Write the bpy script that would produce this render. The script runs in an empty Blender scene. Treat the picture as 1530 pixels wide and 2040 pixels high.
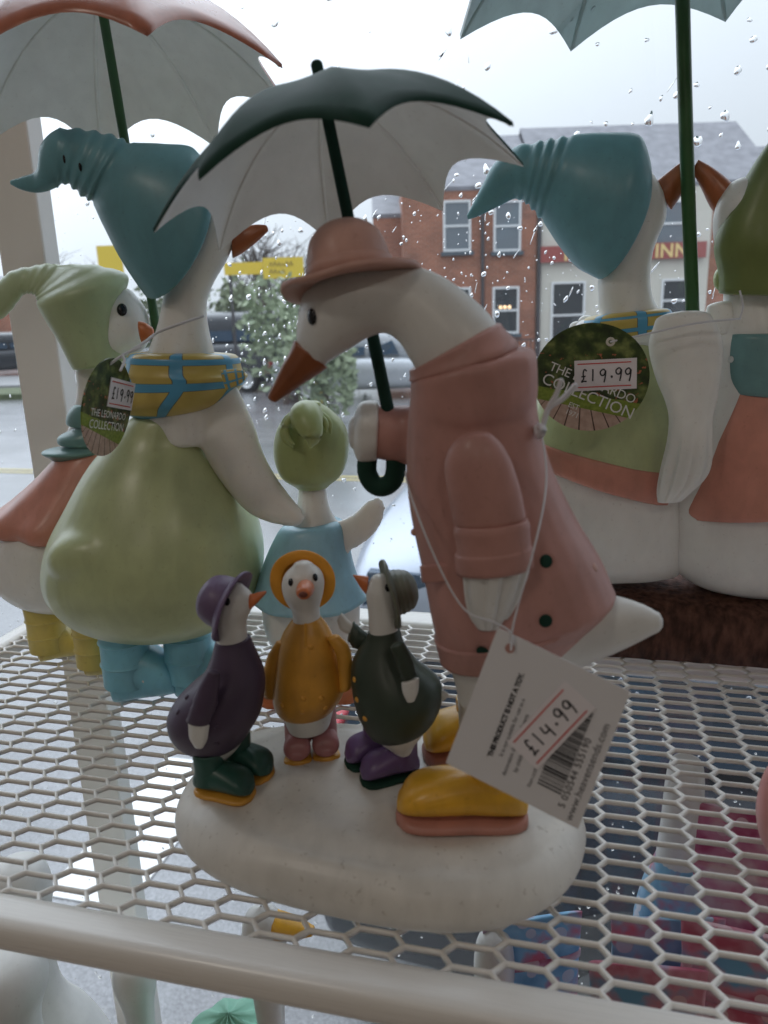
import bpy, bmesh, math, random
import numpy as np
from mathutils import Vector, Matrix
from mathutils.bvhtree import BVHTree

SC = bpy.context.scene
COL = SC.collection
rnd = random.Random(7)

# ------------------------------------------------------------------ camera
# solved from the shelf's vanishing points; photo pixels are 1530 x 2040
F, CX, CY, H = 1532.0, 765.0, 1020.0, 0.19
nrm = lambda v: np.array(v, float) / np.linalg.norm(v)
DN = nrm((0.033, 1, 410 / 1532.0))
YD = np.array((390, -410 - .033 * 390, 1532.0)); YD = nrm(YD - DN * np.dot(YD, DN))
XD = np.cross(DN, YD); XD = XD if XD[0] > 0 else -XD
RW = np.array([XD, YD, -DN])                      # camera (right, down, fwd) -> world
CAM = np.array([0, 0, H])
CR, CD, CF = RW[:, 0], RW[:, 1], RW[:, 2]
cam_data = bpy.data.cameras.new('camera')
cam_data.sensor_fit = 'VERTICAL'; cam_data.sensor_height = 36.0
cam_data.lens = 36.0 * F / 2040.0
cam_data.clip_start = 0.01; cam_data.clip_end = 500
cam_data.dof.use_dof = True; cam_data.dof.focus_distance = 0.40
cam_data.dof.aperture_fstop = cam_data.lens / 1.7   # a phone lens opening of about 1.7 mm
cam = bpy.data.objects.new('camera', cam_data); COL.objects.link(cam)
M = Matrix([list(r) for r in np.array([CR, -CD, -CF]).T]).to_4x4()
M.translation = Vector(CAM); cam.matrix_world = M
SC.camera = cam

SKY = 1.5
# ------------------------------------------------------------------ world: even overcast sky seen through the shop window
W = bpy.data.worlds.new('World'); SC.world = W; W.use_nodes = True
bg = W.node_tree.nodes['Background']
_nt = W.node_tree; _tc = _nt.nodes.new('ShaderNodeTexCoord'); _sp = _nt.nodes.new('ShaderNodeSeparateXYZ'); _nt.links.new(_tc.outputs['Generated'], _sp.inputs[0])
_mr = _nt.nodes.new('ShaderNodeMapRange'); _nt.links.new(_sp.outputs['Z'], _mr.inputs['Value'])      # overcast sky: three times as bright overhead as at the horizon
_mr.inputs['From Min'].default_value = 0; _mr.inputs['From Max'].default_value = 1; _mr.inputs['To Min'].default_value = SKY / 3; _mr.inputs['To Max'].default_value = SKY
_vm = _nt.nodes.new('ShaderNodeVectorMath'); _vm.operation = 'DOT_PRODUCT'; _nt.links.new(_tc.outputs['Generated'], _vm.inputs[0])
_az, _el = math.atan2(CF[1], CF[0]) + math.radians(50), math.radians(42)                            # the cloud is thinnest to the left, towards the hidden sun
_vm.inputs[1].default_value = (math.cos(_el) * math.cos(_az), math.cos(_el) * math.sin(_az), math.sin(_el))
def _m(op, a, b):
    n = _nt.nodes.new('ShaderNodeMath'); n.operation = op
    for i, x in enumerate((a, b)):
        if isinstance(x, (int, float)): n.inputs[i].default_value = x
        else: _nt.links.new(x, n.inputs[i])
    return n.outputs[0]
_g = _m('ADD', _m('MULTIPLY', _m('POWER', _m('MAXIMUM', _vm.outputs['Value'], 0.0), 3.0), 1.6), 1.0)
_nt.links.new(_m('MULTIPLY', _mr.outputs['Result'], _g), bg.inputs[1]); bg.inputs[0].default_value = (0.87, 0.935, 1.05, 1)

# ceiling lamps of the shop, behind and above the camera
def area(name, loc, target, size, power, color):
    l = bpy.data.lights.new(name, 'AREA'); l.energy = power; l.color = color
    l.shape = 'RECTANGLE'; l.size = size[0]; l.size_y = size[1]
    o = bpy.data.objects.new(name, l); COL.objects.link(o); o.location = loc
    o.rotation_euler = (Vector(target) - Vector(loc)).to_track_quat('-Z', 'Y').to_euler()
    return o
for lx, ly in ((-0.9, -0.9), (0.9, -1.5), (-0.2, -2.2)):
    area('shop_lamp', (lx, ly, 1.42), (lx, ly, 0), (0.26, 0.26), 3.2, (1.0, 0.90, 0.79))

SC.view_settings.view_transform = 'Standard'; SC.view_settings.look = 'None'
SC.view_settings.exposure = 0.42; SC.view_settings.gamma = 1.0
SC.view_settings.use_curve_mapping = False
SC.cycles.use_denoising = True
SC.cycles.max_bounces = 10; SC.cycles.transparent_max_bounces = 24
SC.cycles.transmission_bounces = 8; SC.cycles.glossy_bounces = 4; SC.cycles.diffuse_bounces = 4
SC.cycles.caustics_refractive = False; SC.cycles.caustics_reflective = False
SC.cycles.sample_clamp_indirect = 6

# ------------------------------------------------------------------ pixel helpers
def ray(u, v): return RW @ nrm((u - CX, v - CY, F))
def pt(u, v, y): d = ray(u, v); return CAM + d * (y / d[1])
def onz(u, v, z=0.0): d = ray(u, v); return CAM + d * ((z - H) / d[2])
def px(p): return float(np.dot(np.array(p) - CAM, CF)) / F      # metres per photo pixel at p
FH = nrm((CF[0], CF[1], 0)); RH = np.array((FH[1], -FH[0], 0))
def far(u, v, d): r = ray(u, v); return CAM + r * (d / np.dot(r, FH))
STREET = -1.71
YG = 0.50                                                       # plane of the window glass

# ------------------------------------------------------------------ materials
MATS = {}
def newmat(name):
    m = bpy.data.materials.new(name); m.use_nodes = True
    nt = m.node_tree; return m, nt, nt.nodes['Principled BSDF']
def sset(b, **kw):
    for k, v in kw.items():
        k = k.replace('_', ' ')
        if k in b.inputs: b.inputs[k].default_value = v
def resin(name, col, rough=0.38, vary=0.12, bump=0.35, scale=60, coat=0.16, sss=0.0, dirt=0.25):
    """hand-painted cast resin: slightly uneven paint, fine relief, faint grime"""
    if name in MATS: return MATS[name]
    m, nt, b = newmat(name); L = nt.links.new
    tc = nt.nodes.new('ShaderNodeTexCoord')
    n1 = nt.nodes.new('ShaderNodeTexNoise'); n1.inputs['Scale'].default_value = scale; n1.inputs['Detail'].default_value = 5
    n2 = nt.nodes.new('ShaderNodeTexNoise'); n2.inputs['Scale'].default_value = scale * 9; n2.inputs['Detail'].default_value = 3
    L(tc.outputs['Object'], n1.inputs['Vector']); L(tc.outputs['Object'], n2.inputs['Vector'])
    cr = nt.nodes.new('ShaderNodeValToRGB'); e = cr.color_ramp.elements
    e[0].position = 0.3; e[1].position = 0.72
    e[0].color = (*[c * (1 - vary) for c in col], 1); e[1].color = (*[min(1, c * (1 + vary * .6)) for c in col], 1)
    L(n1.outputs['Fac'], cr.inputs['Fac'])
    mx = nt.nodes.new('ShaderNodeMixRGB'); mx.blend_type = 'MULTIPLY'
    r2 = nt.nodes.new('ShaderNodeValToRGB'); r2.color_ramp.elements[0].position = .27; r2.color_ramp.elements[1].position = .36
    r2.color_ramp.elements[0].color = (.55, .5, .45, 1); r2.color_ramp.elements[1].color = (1, 1, 1, 1)
    L(n2.outputs['Fac'], r2.inputs['Fac']); mx.inputs[0].default_value = dirt
    mp = nt.nodes.new('ShaderNodeMapping'); mp.inputs['Scale'].default_value = (1.0, .7, .45); mp.inputs['Rotation'].default_value = (.5, .3, .4); L(tc.outputs['Object'], mp.inputs[0])
    n3 = nt.nodes.new('ShaderNodeTexNoise'); n3.inputs['Scale'].default_value = 170; n3.inputs['Detail'].default_value = 4; n3.inputs['Distortion'].default_value = .6; L(mp.outputs[0], n3.inputs['Vector'])
    r3 = nt.nodes.new('ShaderNodeValToRGB'); r3.color_ramp.elements[0].position = .34; r3.color_ramp.elements[1].position = .62
    r3.color_ramp.elements[0].color = (1 - min(.12, vary * .75),) * 3 + (1,); r3.color_ramp.elements[1].color = (1, 1, 1, 1); L(n3.outputs['Fac'], r3.inputs['Fac'])
    m3 = nt.nodes.new('ShaderNodeMixRGB'); m3.blend_type = 'MULTIPLY'; m3.inputs[0].default_value = 1.0; L(cr.outputs['Color'], m3.inputs[1]); L(r3.outputs['Color'], m3.inputs[2])
    L(m3.outputs['Color'], mx.inputs[1]); L(r2.outputs['Color'], mx.inputs[2])
    L(mx.outputs['Color'], b.inputs['Base Color'])
    rr = nt.nodes.new('ShaderNodeMapRange'); rr.inputs['To Min'].default_value = rough - .08; rr.inputs['To Max'].default_value = rough + .14
    L(n1.outputs['Fac'], rr.inputs['Value']); L(rr.outputs['Result'], b.inputs['Roughness'])
    bp = nt.nodes.new('ShaderNodeBump'); bp.inputs['Strength'].default_value = bump; bp.inputs['Distance'].default_value = .0006
    L(n1.outputs['Fac'], bp.inputs['Height']); L(bp.outputs['Normal'], b.inputs['Normal'])
    sset(b, Coat_Weight=coat, Coat_Roughness=.25)
    if sss: sset(b, Subsurface_Weight=sss, Subsurface_Scale=.006); b.inputs['Subsurface Radius'].default_value = (1, .9, .8)
    MATS[name] = m; return m
def plain(name, col, rough=.5, metal=0.0, **kw):
    if name in MATS: return MATS[name]
    m, nt, b = newmat(name)
    sset(b, Base_Color=(*col, 1), Roughness=rough, Metallic=metal, **kw)
    n = nt.nodes.new('ShaderNodeTexNoise'); n.inputs['Scale'].default_value = 40; n.inputs['Detail'].default_value = 4
    mr = nt.nodes.new('ShaderNodeMapRange'); mr.inputs['To Min'].default_value = max(.02, rough - .08); mr.inputs['To Max'].default_value = rough + .08
    nt.links.new(n.outputs['Fac'], mr.inputs['Value']); nt.links.new(mr.outputs['Result'], b.inputs['Roughness'])
    MATS[name] = m; return m
def node_color(name, build, rough=.5, bump=None):
    """material whose colour (and height) comes from build(nt) -> (color socket, height socket)"""
    m, nt, b = newmat(name); c, h = build(nt)
    nt.links.new(c, b.inputs['Base Color']); b.inputs['Roughness'].default_value = rough
    if h is not None and bump:
        bp = nt.nodes.new('ShaderNodeBump'); bp.inputs['Strength'].default_value = bump[0]; bp.inputs['Distance'].default_value = bump[1]
        nt.links.new(h, bp.inputs['Height']); nt.links.new(bp.outputs['Normal'], b.inputs['Normal'])
    MATS[name] = m; return m
def ramp(nt, fac, stops):
    r = nt.nodes.new('ShaderNodeValToRGB'); el = r.color_ramp.elements
    while len(el) < len(stops): el.new(.5)
    for e, (p, c) in zip(el, stops): e.position = p; e.color = (*c, 1)
    nt.links.new(fac, r.inputs['Fac']); return r.outputs['Color']
def noise(nt, scale, detail=5, coord='Object', vec=None):
    n = nt.nodes.new('ShaderNodeTexNoise'); n.inputs['Scale'].default_value = scale; n.inputs['Detail'].default_value = detail
    if vec is None: vec = nt.nodes.new('ShaderNodeTexCoord').outputs[coord]
    nt.links.new(vec, n.inputs['Vector']); return n.outputs['Fac']
def math_(nt, op, a, b=None, c=None):
    n = nt.nodes.new('ShaderNodeMath'); n.operation = op
    for i, x in enumerate((a, b, c)):
        if x is None: continue
        if isinstance(x, (int, float)): n.inputs[i].default_value = x
        else: nt.links.new(x, n.inputs[i])
    return n.outputs[0]
def mixc(nt, fac, a, b, mode='MIX'):
    n = nt.nodes.new('ShaderNodeMixRGB'); n.blend_type = mode
    for i, x in ((0, fac), (1, a), (2, b)):
        if isinstance(x, (int, float)): n.inputs[i].default_value = x
        elif isinstance(x, tuple): n.inputs[i].default_value = (*x, 1)
        else: nt.links.new(x, n.inputs[i])
    return n.outputs[0]

WHITE = resin('white_resin', (.72, .715, .69), .4, .05)
WHITE_LIT = resin('lit_translucent_white', (.84, .835, .81), .36, .05, sss=.35)  # paler copy of the white: window light on the back figurines put into colour
CREAM = resin('cream_resin', (.70, .66, .58), .45, .08)
PINK = resin('pink_coat', (.49, .25, .215), .5, .12)
PINK2 = resin('pink_hat', (.58, .33, .27), .55, .12)
PINKD = resin('pink_sole', (.5, .22, .17), .45, .1)
BEAK = resin('brown_orange_beak', (.30, .095, .035), .33, .25)
ORANGE = resin('orange_paint', (.62, .17, .05), .4, .2)
YELLOW = resin('yellow_boot', (.80, .42, .03), .33, .18)
DKGREEN = resin('dark_green', (.018, .052, .038), .55, .2, coat=0); DKGREEN.node_tree.nodes['Principled BSDF'].inputs['Specular IOR Level'].default_value = .08
TEALG = resin('teal_green_boot', (.018, .085, .065), .42, .2)
PURPLE = resin('purple_coat', (.072, .046, .088), .5, .15)
PURPLEH = resin('purple_hat', (.15, .10, .19), .5, .12)
PURPLEB = resin('purple_boot', (.13, .075, .19), .4, .18)
MUSTARD = resin('mustard_coat', (.70, .34, .045), .42, .2)
ORANGEH = resin('orange_hat', (.85, .37, .03), .45, .12)
OLIVED = resin('dark_olive_coat', (.035, .052, .034), .48, .25)
OLIVEH = resin('grey_olive_hat', (.15, .165, .125), .5, .15)
PINKB = resin('pink_boot', (.42, .17, .17), .4, .15)
GREEN = resin('pale_green', (.52, .58, .32), .34, .1, sss=.35)
GREENH = resin('pale_green_hat', (.50, .60, .37), .38, .08, sss=.35)
TEAL = resin('teal_hat', (.15, .36, .42), .42, .1, sss=.35)
TEALS = resin('teal_scarf', (.17, .33, .34), .36, .12, sss=.35)
BLUE = resin('sky_blue', (.24, .58, .74), .36, .1, sss=.35)
BLUED = resin('blue_dress', (.34, .61, .76), .36, .12, sss=.35)
CORAL = resin('coral', (.66, .29, .22), .36, .12, sss=.35)
COPPER = resin('copper_umbrella', (.50, .17, .10), .26, .2, coat=.3)
YBOOT = resin('pale_yellow_boot', (.68, .55, .15), .36, .1, sss=.35)
POLEG = resin('green_pole', (.035, .12, .035), .35, .15)
PALEU = resin('pale_umbrella', (.72, .82, .82), .4, .08)
LINING = resin('umbrella_lining', (.92, .94, .92), .42, .05, dirt=.15)
LIMEH = resin('lime_hat', (.42, .50, .22), .34, .08, sss=.35)
OLIVEHAT = resin('olive_hat', (.19, .24, .07), .4, .1, sss=.35)
BLACK = plain('black_gloss', (.006, .007, .010), .15)
PAPER = plain('white_card', (.70, .69, .71), .6)
STICK = plain('white_sticker', (.78, .74, .77), .5)
INK = plain('black_ink', (.02, .02, .025), .5)
REDINK = plain('red_print', (.62, .07, .06), .5)
STRING = plain('white_string', (.66, .66, .70), .6)
WPAINT = plain('cream_powder_coat', (.82, .79, .75), .28)
WHITEP = plain('white_print', (.8, .8, .78), .5)

def let_through(m, k):
    # thin cast shell: part of the light passes through it
    nt = m.node_tree; b = nt.nodes['Principled BSDF']; o = nt.nodes['Material Output']; t = nt.nodes.new('ShaderNodeBsdfTranslucent'); x = nt.nodes.new('ShaderNodeMixShader')
    nt.links.new(b.inputs['Base Color'].links[0].from_socket, t.inputs[0]); x.inputs[0].default_value = k
    nt.links.new(b.outputs[0], x.inputs[1]); nt.links.new(t.outputs[0], x.inputs[2]); nt.links.new(x.outputs[0], o.inputs[0])
let_through(PALEU, .3)

# tartan scarf: painted bands follow the cloth (uv: around, along)
def tartan(nt):
    uv = nt.nodes.new('ShaderNodeTexCoord').outputs['UV']
    sp = nt.nodes.new('ShaderNodeSeparateXYZ'); nt.links.new(uv, sp.inputs[0])
    def bands(s, k, w, ph):
        f = math_(nt, 'FRACT', math_(nt, 'ADD', math_(nt, 'MULTIPLY', s, k), ph))
        return math_(nt, 'LESS_THAN', f, w)
    a = bands(sp.outputs[0], 6.0, .20, .32); b = bands(sp.outputs[1], 2.6, .25, .80)
    ea = bands(sp.outputs[0], 6.0, .23, .335); eb = bands(sp.outputs[1], 2.6, .28, .815)
    base = ramp(nt, noise(nt, 70), [(.3, (.50, .38, .09)), (.7, (.62, .48, .14))])
    edge = math_(nt, 'MAXIMUM', ea, eb); blue = math_(nt, 'MAXIMUM', a, b)
    c = mixc(nt, edge, base, (.10, .13, .12)); c = mixc(nt, blue, c, (.10, .36, .58))
    return c, None
TARTAN = node_color('yellow_blue_tartan', tartan, .34)

# ------------------------------------------------------------------ object helpers
def root_of(o):
    while o.parent is not None: o = o.parent
    return o
def thing(name, label, cat, loc, group=None):
    o = bpy.data.objects.new(name, None); COL.objects.link(o); o.location = Vector([float(x) for x in loc])
    o.empty_display_size = .02
    o['label'] = label; o['category'] = cat
    if group: o['group'] = group
    return o
def mesh_obj(name, V, Fc, mat, parent=None, smooth=True, uv=None):
    V = np.array(V, float)
    if parent is not None: V = V - np.array(root_of(parent).location)
    me = bpy.data.meshes.new(name); me.from_pydata(V.tolist(), [], [list(f) for f in Fc])
    if uv is not None:
        l = me.uv_layers.new(name='UVMap'); idx = np.empty(len(me.loops), dtype=np.int32)
        me.loops.foreach_get('vertex_index', idx)
        l.data.foreach_set('uv', np.array(uv, float)[idx].ravel())
    if smooth: me.polygons.foreach_set('use_smooth', [True] * len(me.polygons))
    me.materials.append(mat)
    me.update()
    o = bpy.data.objects.new(name, me); COL.objects.link(o)
    if parent is not None: o.parent = parent
    return o
def tag(o, label=None, cat=None, group=None, kind=None):
    for k, v in (('label', label), ('category', cat), ('group', group), ('kind', kind)):
        if v: o[k] = v
    return o
def join(*ms):
    V, Fc, U = [], [], []; n = 0
    for m in ms:
        V.append(np.array(m[0], float)); Fc += [[i + n for i in f] for f in m[1]]
        U.append(np.array(m[2]) if len(m) > 2 and m[2] is not None else np.zeros((len(m[0]), 2))); n += len(m[0])
    return np.vstack(V), Fc, np.vstack(U)
def add(name, m, mat, parent, smooth=True): return mesh_obj(name, m[0], m[1], mat, parent, smooth, m[2] if len(m) > 2 else None)

def catmull(A, sub):
    A = np.array(A, float); n = len(A)
    if n == 2: 
        t = np.linspace(0, 1, sub * 2 + 1)[:, None]; return A[0] * (1 - t) + A[1] * t
    out = []
    P = np.vstack([2 * A[0] - A[1], A, 2 * A[-1] - A[-2]])
    for i in range(n - 1):
        p0, p1, p2, p3 = P[i], P[i + 1], P[i + 2], P[i + 3]
        for k in range(sub):
            t = k / sub
            out.append(.5 * (2 * p1 + (p2 - p0) * t + (2 * p0 - 5 * p1 + 4 * p2 - p3) * t * t + (3 * p1 - p0 - 3 * p2 + p3) * t ** 3))
    out.append(A[-1]); return np.array(out)
def tube_mesh(C, A, D, n=28, caps=(.5, .5), disp=None, pw=2.0):
    """rings: centres C, half-axis vectors A and D; rounded caps"""
    m = len(C); rings = []; ts = []
    T = np.gradient(C, axis=0)
    def dome(i, sgn, k):
        if k <= 0: return []
        r = min(np.linalg.norm(A[i]), np.linalg.norm(D[i])); t = nrm(np.cross(A[i], D[i])); 
        if np.dot(t, T[i]) * sgn < 0: t = -t
        return [(C[i] + t * r * k * math.sin(a), A[i] * math.cos(a), D[i] * math.cos(a)) for a in (.35, .7, 1.0, 1.25, 1.45)]
    seq = [(c, a, d, 0.0) for c, a, d in reversed(dome(0, -1, caps[0]))]
    seq += [(C[i], A[i], D[i], i / (m - 1)) for i in range(m)]
    seq += [(c, a, d, 1.0) for c, a, d in dome(m - 1, 1, caps[1])]
    th = np.linspace(0, 2 * math.pi, n, endpoint=False); V = []; U = []
    ct = np.sign(np.cos(th)) * np.abs(np.cos(th)) ** (2 / pw); st = np.sign(np.sin(th)) * np.abs(np.sin(th)) ** (2 / pw)
    for c, a, d, t in seq:
        f = np.ones(n) if disp is None else np.array([disp(t, x) for x in th])
        V.append(c + (ct * f)[:, None] * a + (st * f)[:, None] * d); U += [(x / (2 * math.pi), t) for x in th]
    V = np.vstack(V); Fc = []
    for i in range(len(seq) - 1):
        for j in range(n):
            k = (j + 1) % n; Fc.append((i * n + j, i * n + k, (i + 1) * n + k, (i + 1) * n + j))
    a0 = len(V); V = np.vstack([V, seq[0][0], seq[-1][0]]); U += [(0, 0), (0, 1)]; b = (len(seq) - 1) * n
    for j in range(n):
        k = (j + 1) % n; Fc.append((a0, k, j)); Fc.append((a0 + 1, b + j, b + k))
    return V, Fc, U
def loft(rings, y=None, dep=.85, sub=4, n=28, caps=(.5, .5), disp=None, pw=2.0):
    """rings of silhouette pixels (Lx, Ly, Rx, Ry[, y[, depth ratio]]) -> solid of elliptical sections"""
    C, A, D = [], [], []
    for r in rings:
        yy = r[4] if len(r) > 4 and r[4] is not None else y; dd = r[5] if len(r) > 5 else dep
        Lp, Rp = pt(r[0], r[1], yy), pt(r[2], r[3], yy)
        c = (Lp + Rp) / 2; a = (Rp - Lp) / 2
        h = c - CAM; h = nrm((h[0], h[1], 0)); h = nrm(h - nrm(a) * np.dot(h, nrm(a)))
        sk = r[6] if len(r) > 6 else 0.0                          # skew: near side of the ring swings out
        C.append(c); A.append(a); D.append((h * dd + nrm(np.cross(a, h)) * sk) * np.linalg.norm(a))
    return tube_mesh(catmull(C, sub), catmull(A, sub), catmull(D, sub), n, caps, disp, pw)
def pipe(pts, r, n=8, sub=6, caps=(.8, .8)):
    """round tube through world points; r a number or one per point"""
    P = catmull(pts, sub); rr = catmull([[x] for x in (r if hasattr(r, '__len__') else [r] * len(pts))], sub)[:, 0]
    T = np.gradient(P, axis=0); A, D = [], []; up = nrm((.13, .3, .94))
    for t, q in zip(T, rr):
        t = nrm(t); a = nrm(np.cross(t, up)); A.append(a * q); D.append(np.cross(t, a) * q); 
    return tube_mesh(P, np.array(A), np.array(D), n, caps)
def ell(c, a, b, d, n=18, m=12):
    V, Fc = [], []
    for i in range(m + 1):
        ph = math.pi * i / m
        for j in range(n):
            th = 2 * math.pi * j / n
            V.append(c + a * math.sin(ph) * math.cos(th) + d * math.sin(ph) * math.sin(th) + b * math.cos(ph))
    for i in range(m):
        for j in range(n):
            k = (j + 1) % n; Fc.append((i * n + j, (i + 1) * n + j, (i + 1) * n + k, i * n + k))
    return np.array(V), Fc
def ellpx(u, v, y, rx, ry, rd, rot=0.0):
    """ellipsoid by pixel centre and pixel radii"""
    c = pt(u, v, y); s = px(c); ca, sa = math.cos(rot), math.sin(rot)
    return ell(c, (CR * ca + CD * sa) * rx * s, (-CR * sa + CD * ca) * ry * s, CF * rd * s)
def lathe(c, axis, prof, n=40, wave=None, squash=None):
    """revolve [(r, h), ...] (metres) about axis at c"""
    ax = nrm(axis); e1 = nrm(np.cross(ax, CF) if abs(np.dot(ax, CF)) < .95 else np.cross(ax, CD)); e2 = np.cross(ax, e1); V, Fc, U = [], [], []
    for i, (r, h) in enumerate(prof):
        for j in range(n):
            t = 2 * math.pi * j / n; hh = h + (wave(i, t) if wave else 0); k = squash if squash else 1
            V.append(c + e1 * r * math.cos(t) + e2 * r * k * math.sin(t) + ax * hh); U.append((j / n, i / max(1, len(prof) - 1)))
    for i in range(len(prof) - 1):
        for j in range(n):
            k = (j + 1) % n; Fc.append((i * n + j, i * n + k, (i + 1) * n + k, (i + 1) * n + j))
    return np.array(V), Fc, U
def smooth_prof(p, sub=4): return [tuple(x) for x in catmull(p, sub)]
def box(c, sx, sy, sz, ax=None, bev=0.0):
    """box (bevelled) centred at c with half sizes; ax = 3 axis vectors"""
    ax = ax or (np.array((1, 0, 0)), np.array((0, 1, 0)), np.array((0, 0, 1)))
    c = np.array(c, float)
    if bev <= 0:
        V = [c + ax[0] * sx * i + ax[1] * sy * j + ax[2] * sz * k for i in (-1, 1) for j in (-1, 1) for k in (-1, 1)]
        return np.array(V), [(0, 1, 3, 2), (4, 6, 7, 5), (0, 4, 5, 1), (2, 3, 7, 6), (0, 2, 6, 4), (1, 5, 7, 3)], None
    bm = bmesh.new(); bmesh.ops.create_cube(bm, size=2)
    for v in bm.verts: v.co = Vector((v.co.x * sx, v.co.y * sy, v.co.z * sz))
    bmesh.ops.bevel(bm, geom=bm.edges[:], offset=bev, segments=3, profile=.6, affect='EDGES')
    bm.verts.index_update()
    V = np.array([c + ax[0] * v.co.x + ax[1] * v.co.y + ax[2] * v.co.z for v in bm.verts]); Fc = [[v.index for v in f.verts] for f in bm.faces]
    bm.free(); return V, Fc, None
def fuse(m, voxel=.0016, it=6):
    """melt overlapping solids into one skin (voxel remesh + smoothing)"""
    me = bpy.data.meshes.new('tmp'); me.from_pydata(np.array(m[0]).tolist(), [], [list(f) for f in m[1]])
    o = bpy.data.objects.new('tmp', me); COL.objects.link(o)
    md = o.modifiers.new('r', 'REMESH'); md.mode = 'VOXEL'; md.voxel_size = voxel
    s = o.modifiers.new('s', 'SMOOTH'); s.factor = .5; s.iterations = it
    ev = o.evaluated_get(bpy.context.evaluated_depsgraph_get()); e = ev.to_mesh()
    V = np.empty(len(e.vertices) * 3); e.vertices.foreach_get('co', V); Fc = [list(p.vertices) for p in e.polygons]
    ev.to_mesh_clear(); bpy.data.objects.remove(o); bpy.data.meshes.remove(me)
    return V.reshape(-1, 3), Fc, None
def hit(m, u, v):
    """first point of a raw mesh on the ray of a photo pixel"""
    t = BVHTree.FromPolygons([Vector(x) for x in np.array(m[0]).tolist()], [list(f) for f in m[1]])
    p, nn, _, _ = t.ray_cast(Vector(CAM), Vector(ray(u, v)))
    if p is None: return None, None
    nn = np.array(nn); nn = nn if np.dot(nn, ray(u, v)) < 0 else -nn
    return np.array(p), nn
def stud(m, u, v, r, h, name, mat, parent, sy=1.0):
    """small domed button / eye lying on the surface of m at a pixel"""
    p, nn = hit(m, u, v)
    if p is None: return None
    s = px(p); e1 = nrm(np.cross(nn, CD)); e2 = np.cross(nn, e1)
    V, Fc = ell(p, e1 * r * s, nn * h * s, e2 * r * s * sy, 14, 8)
    return mesh_obj(name, V, Fc, mat, parent)
def text_mesh(body, size, spacing=1.0, bold=0.0):
    cu = bpy.data.curves.new('t', 'FONT'); cu.body = body; cu.size = size; cu.space_character = spacing; cu.offset = bold
    cu.resolution_u = 3
    o = bpy.data.objects.new('t', cu); COL.objects.link(o)
    ev = o.evaluated_get(bpy.context.evaluated_depsgraph_get()); e = ev.to_mesh()
    V = np.array([v.co[:] for v in e.vertices]).reshape(-1, 3); Fc = [list(p.vertices) for p in e.polygons]
    ev.to_mesh_clear(); bpy.data.objects.remove(o); bpy.data.curves.remove(cu)
    return V, Fc
def lay(V2, O, e1, e2, nn, lift): V2 = np.array(V2); return O + V2[:, :1] * e1 + V2[:, 1:2] * e2 + nn * lift
def strokes(lines, w):
    """flat pen strokes (2-d polylines)"""
    V, Fc = [], []
    for ln in lines:
        P = catmull(ln, 5) if len(ln) > 2 else np.array(ln, float); T = np.gradient(P, axis=0); n0 = len(V)
        for p, t in zip(P, T):
            t = t / (np.linalg.norm(t) + 1e-9); q = np.array((-t[1], t[0])) * w / 2; V += [p + q, p - q]
        for i in range(len(P) - 1): Fc.append((n0 + 2 * i, n0 + 2 * i + 1, n0 + 2 * i + 3, n0 + 2 * i + 2))
    V = np.array(V); return np.hstack([V, np.zeros((len(V), 1))]), Fc
DIG = {'1': [[(.3, .95), (.3, .5), (.28, .05)]], '4': [[(.15, .95), (.1, .5), (.6, .48)], [(.55, .85), (.52, .5), (.5, 0)]],
       '9': [[(.6, .8), (.4, .98), (.12, .8), (.2, .55), (.45, .55), (.6, .85), (.55, .4), (.45, 0)]],
       '.': [[(.2, .32), (.3, .38), (.32, .30), (.22, .28)]],
       '£': [[(.6, .85), (.4, .98), (.28, .7), (.32, .3), (.12, .05), (.35, .1), (.6, .08)], [(.12, .45), (.5, .47)]]}
def handwriting(txt, h):
    L, x = [], 0
    for i, c in enumerate(txt):
        j = .04 * math.sin(i * 2.3)
        for s in DIG[c]: L.append([((x + a) * h * .78, (b * .95 + j) * h) for a, b in s])
        x += .55 if c == '.' else .85
    return strokes(L, h * .1)

# ================================================================== SETTING
def structure(name, m, mat, smooth=False):
    o = mesh_obj(name, m[0], m[1], mat, None, smooth); o['kind'] = 'structure'; return o
def wall_mat(name, col, rough=.8): return plain(name, col, rough)
SHOPW = wall_mat('shop_wall_paint', (.45, .42, .38)); SHOPF = wall_mat('shop_floor_boards', (.16, .11, .075)); SHOPC = wall_mat('shop_ceiling_paint', (.5, .48, .45))
XW, YB, ZF, ZC = 1.9, -3.2, -1.25, 1.5
structure('shop_floor', box((0, (YB + YG) / 2, ZF - .03), XW + .1, (YG - YB) / 2, .03), SHOPF)
structure('shop_ceiling', box((0, (YB + YG) / 2, ZC + .03), XW + .1, (YG - YB) / 2, .03), SHOPC)
structure('shop_wall', box((0, YB - .05, .1), XW + .2, .05, 1.6), SHOPW)
structure('shop_wall', box((-XW - .05, (YB + YG) / 2, .1), .05, (YG - YB) / 2, 1.45), SHOPW)
structure('shop_wall', box((XW + .05, (YB + YG) / 2, .1), .05, (YG - YB) / 2, 1.45), SHOPW)
structure('shop_wall', box((0, YG + .03, (ZF - .75) / 2), XW + .1, .05, (-.75 - ZF) / 2), SHOPW)

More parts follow.
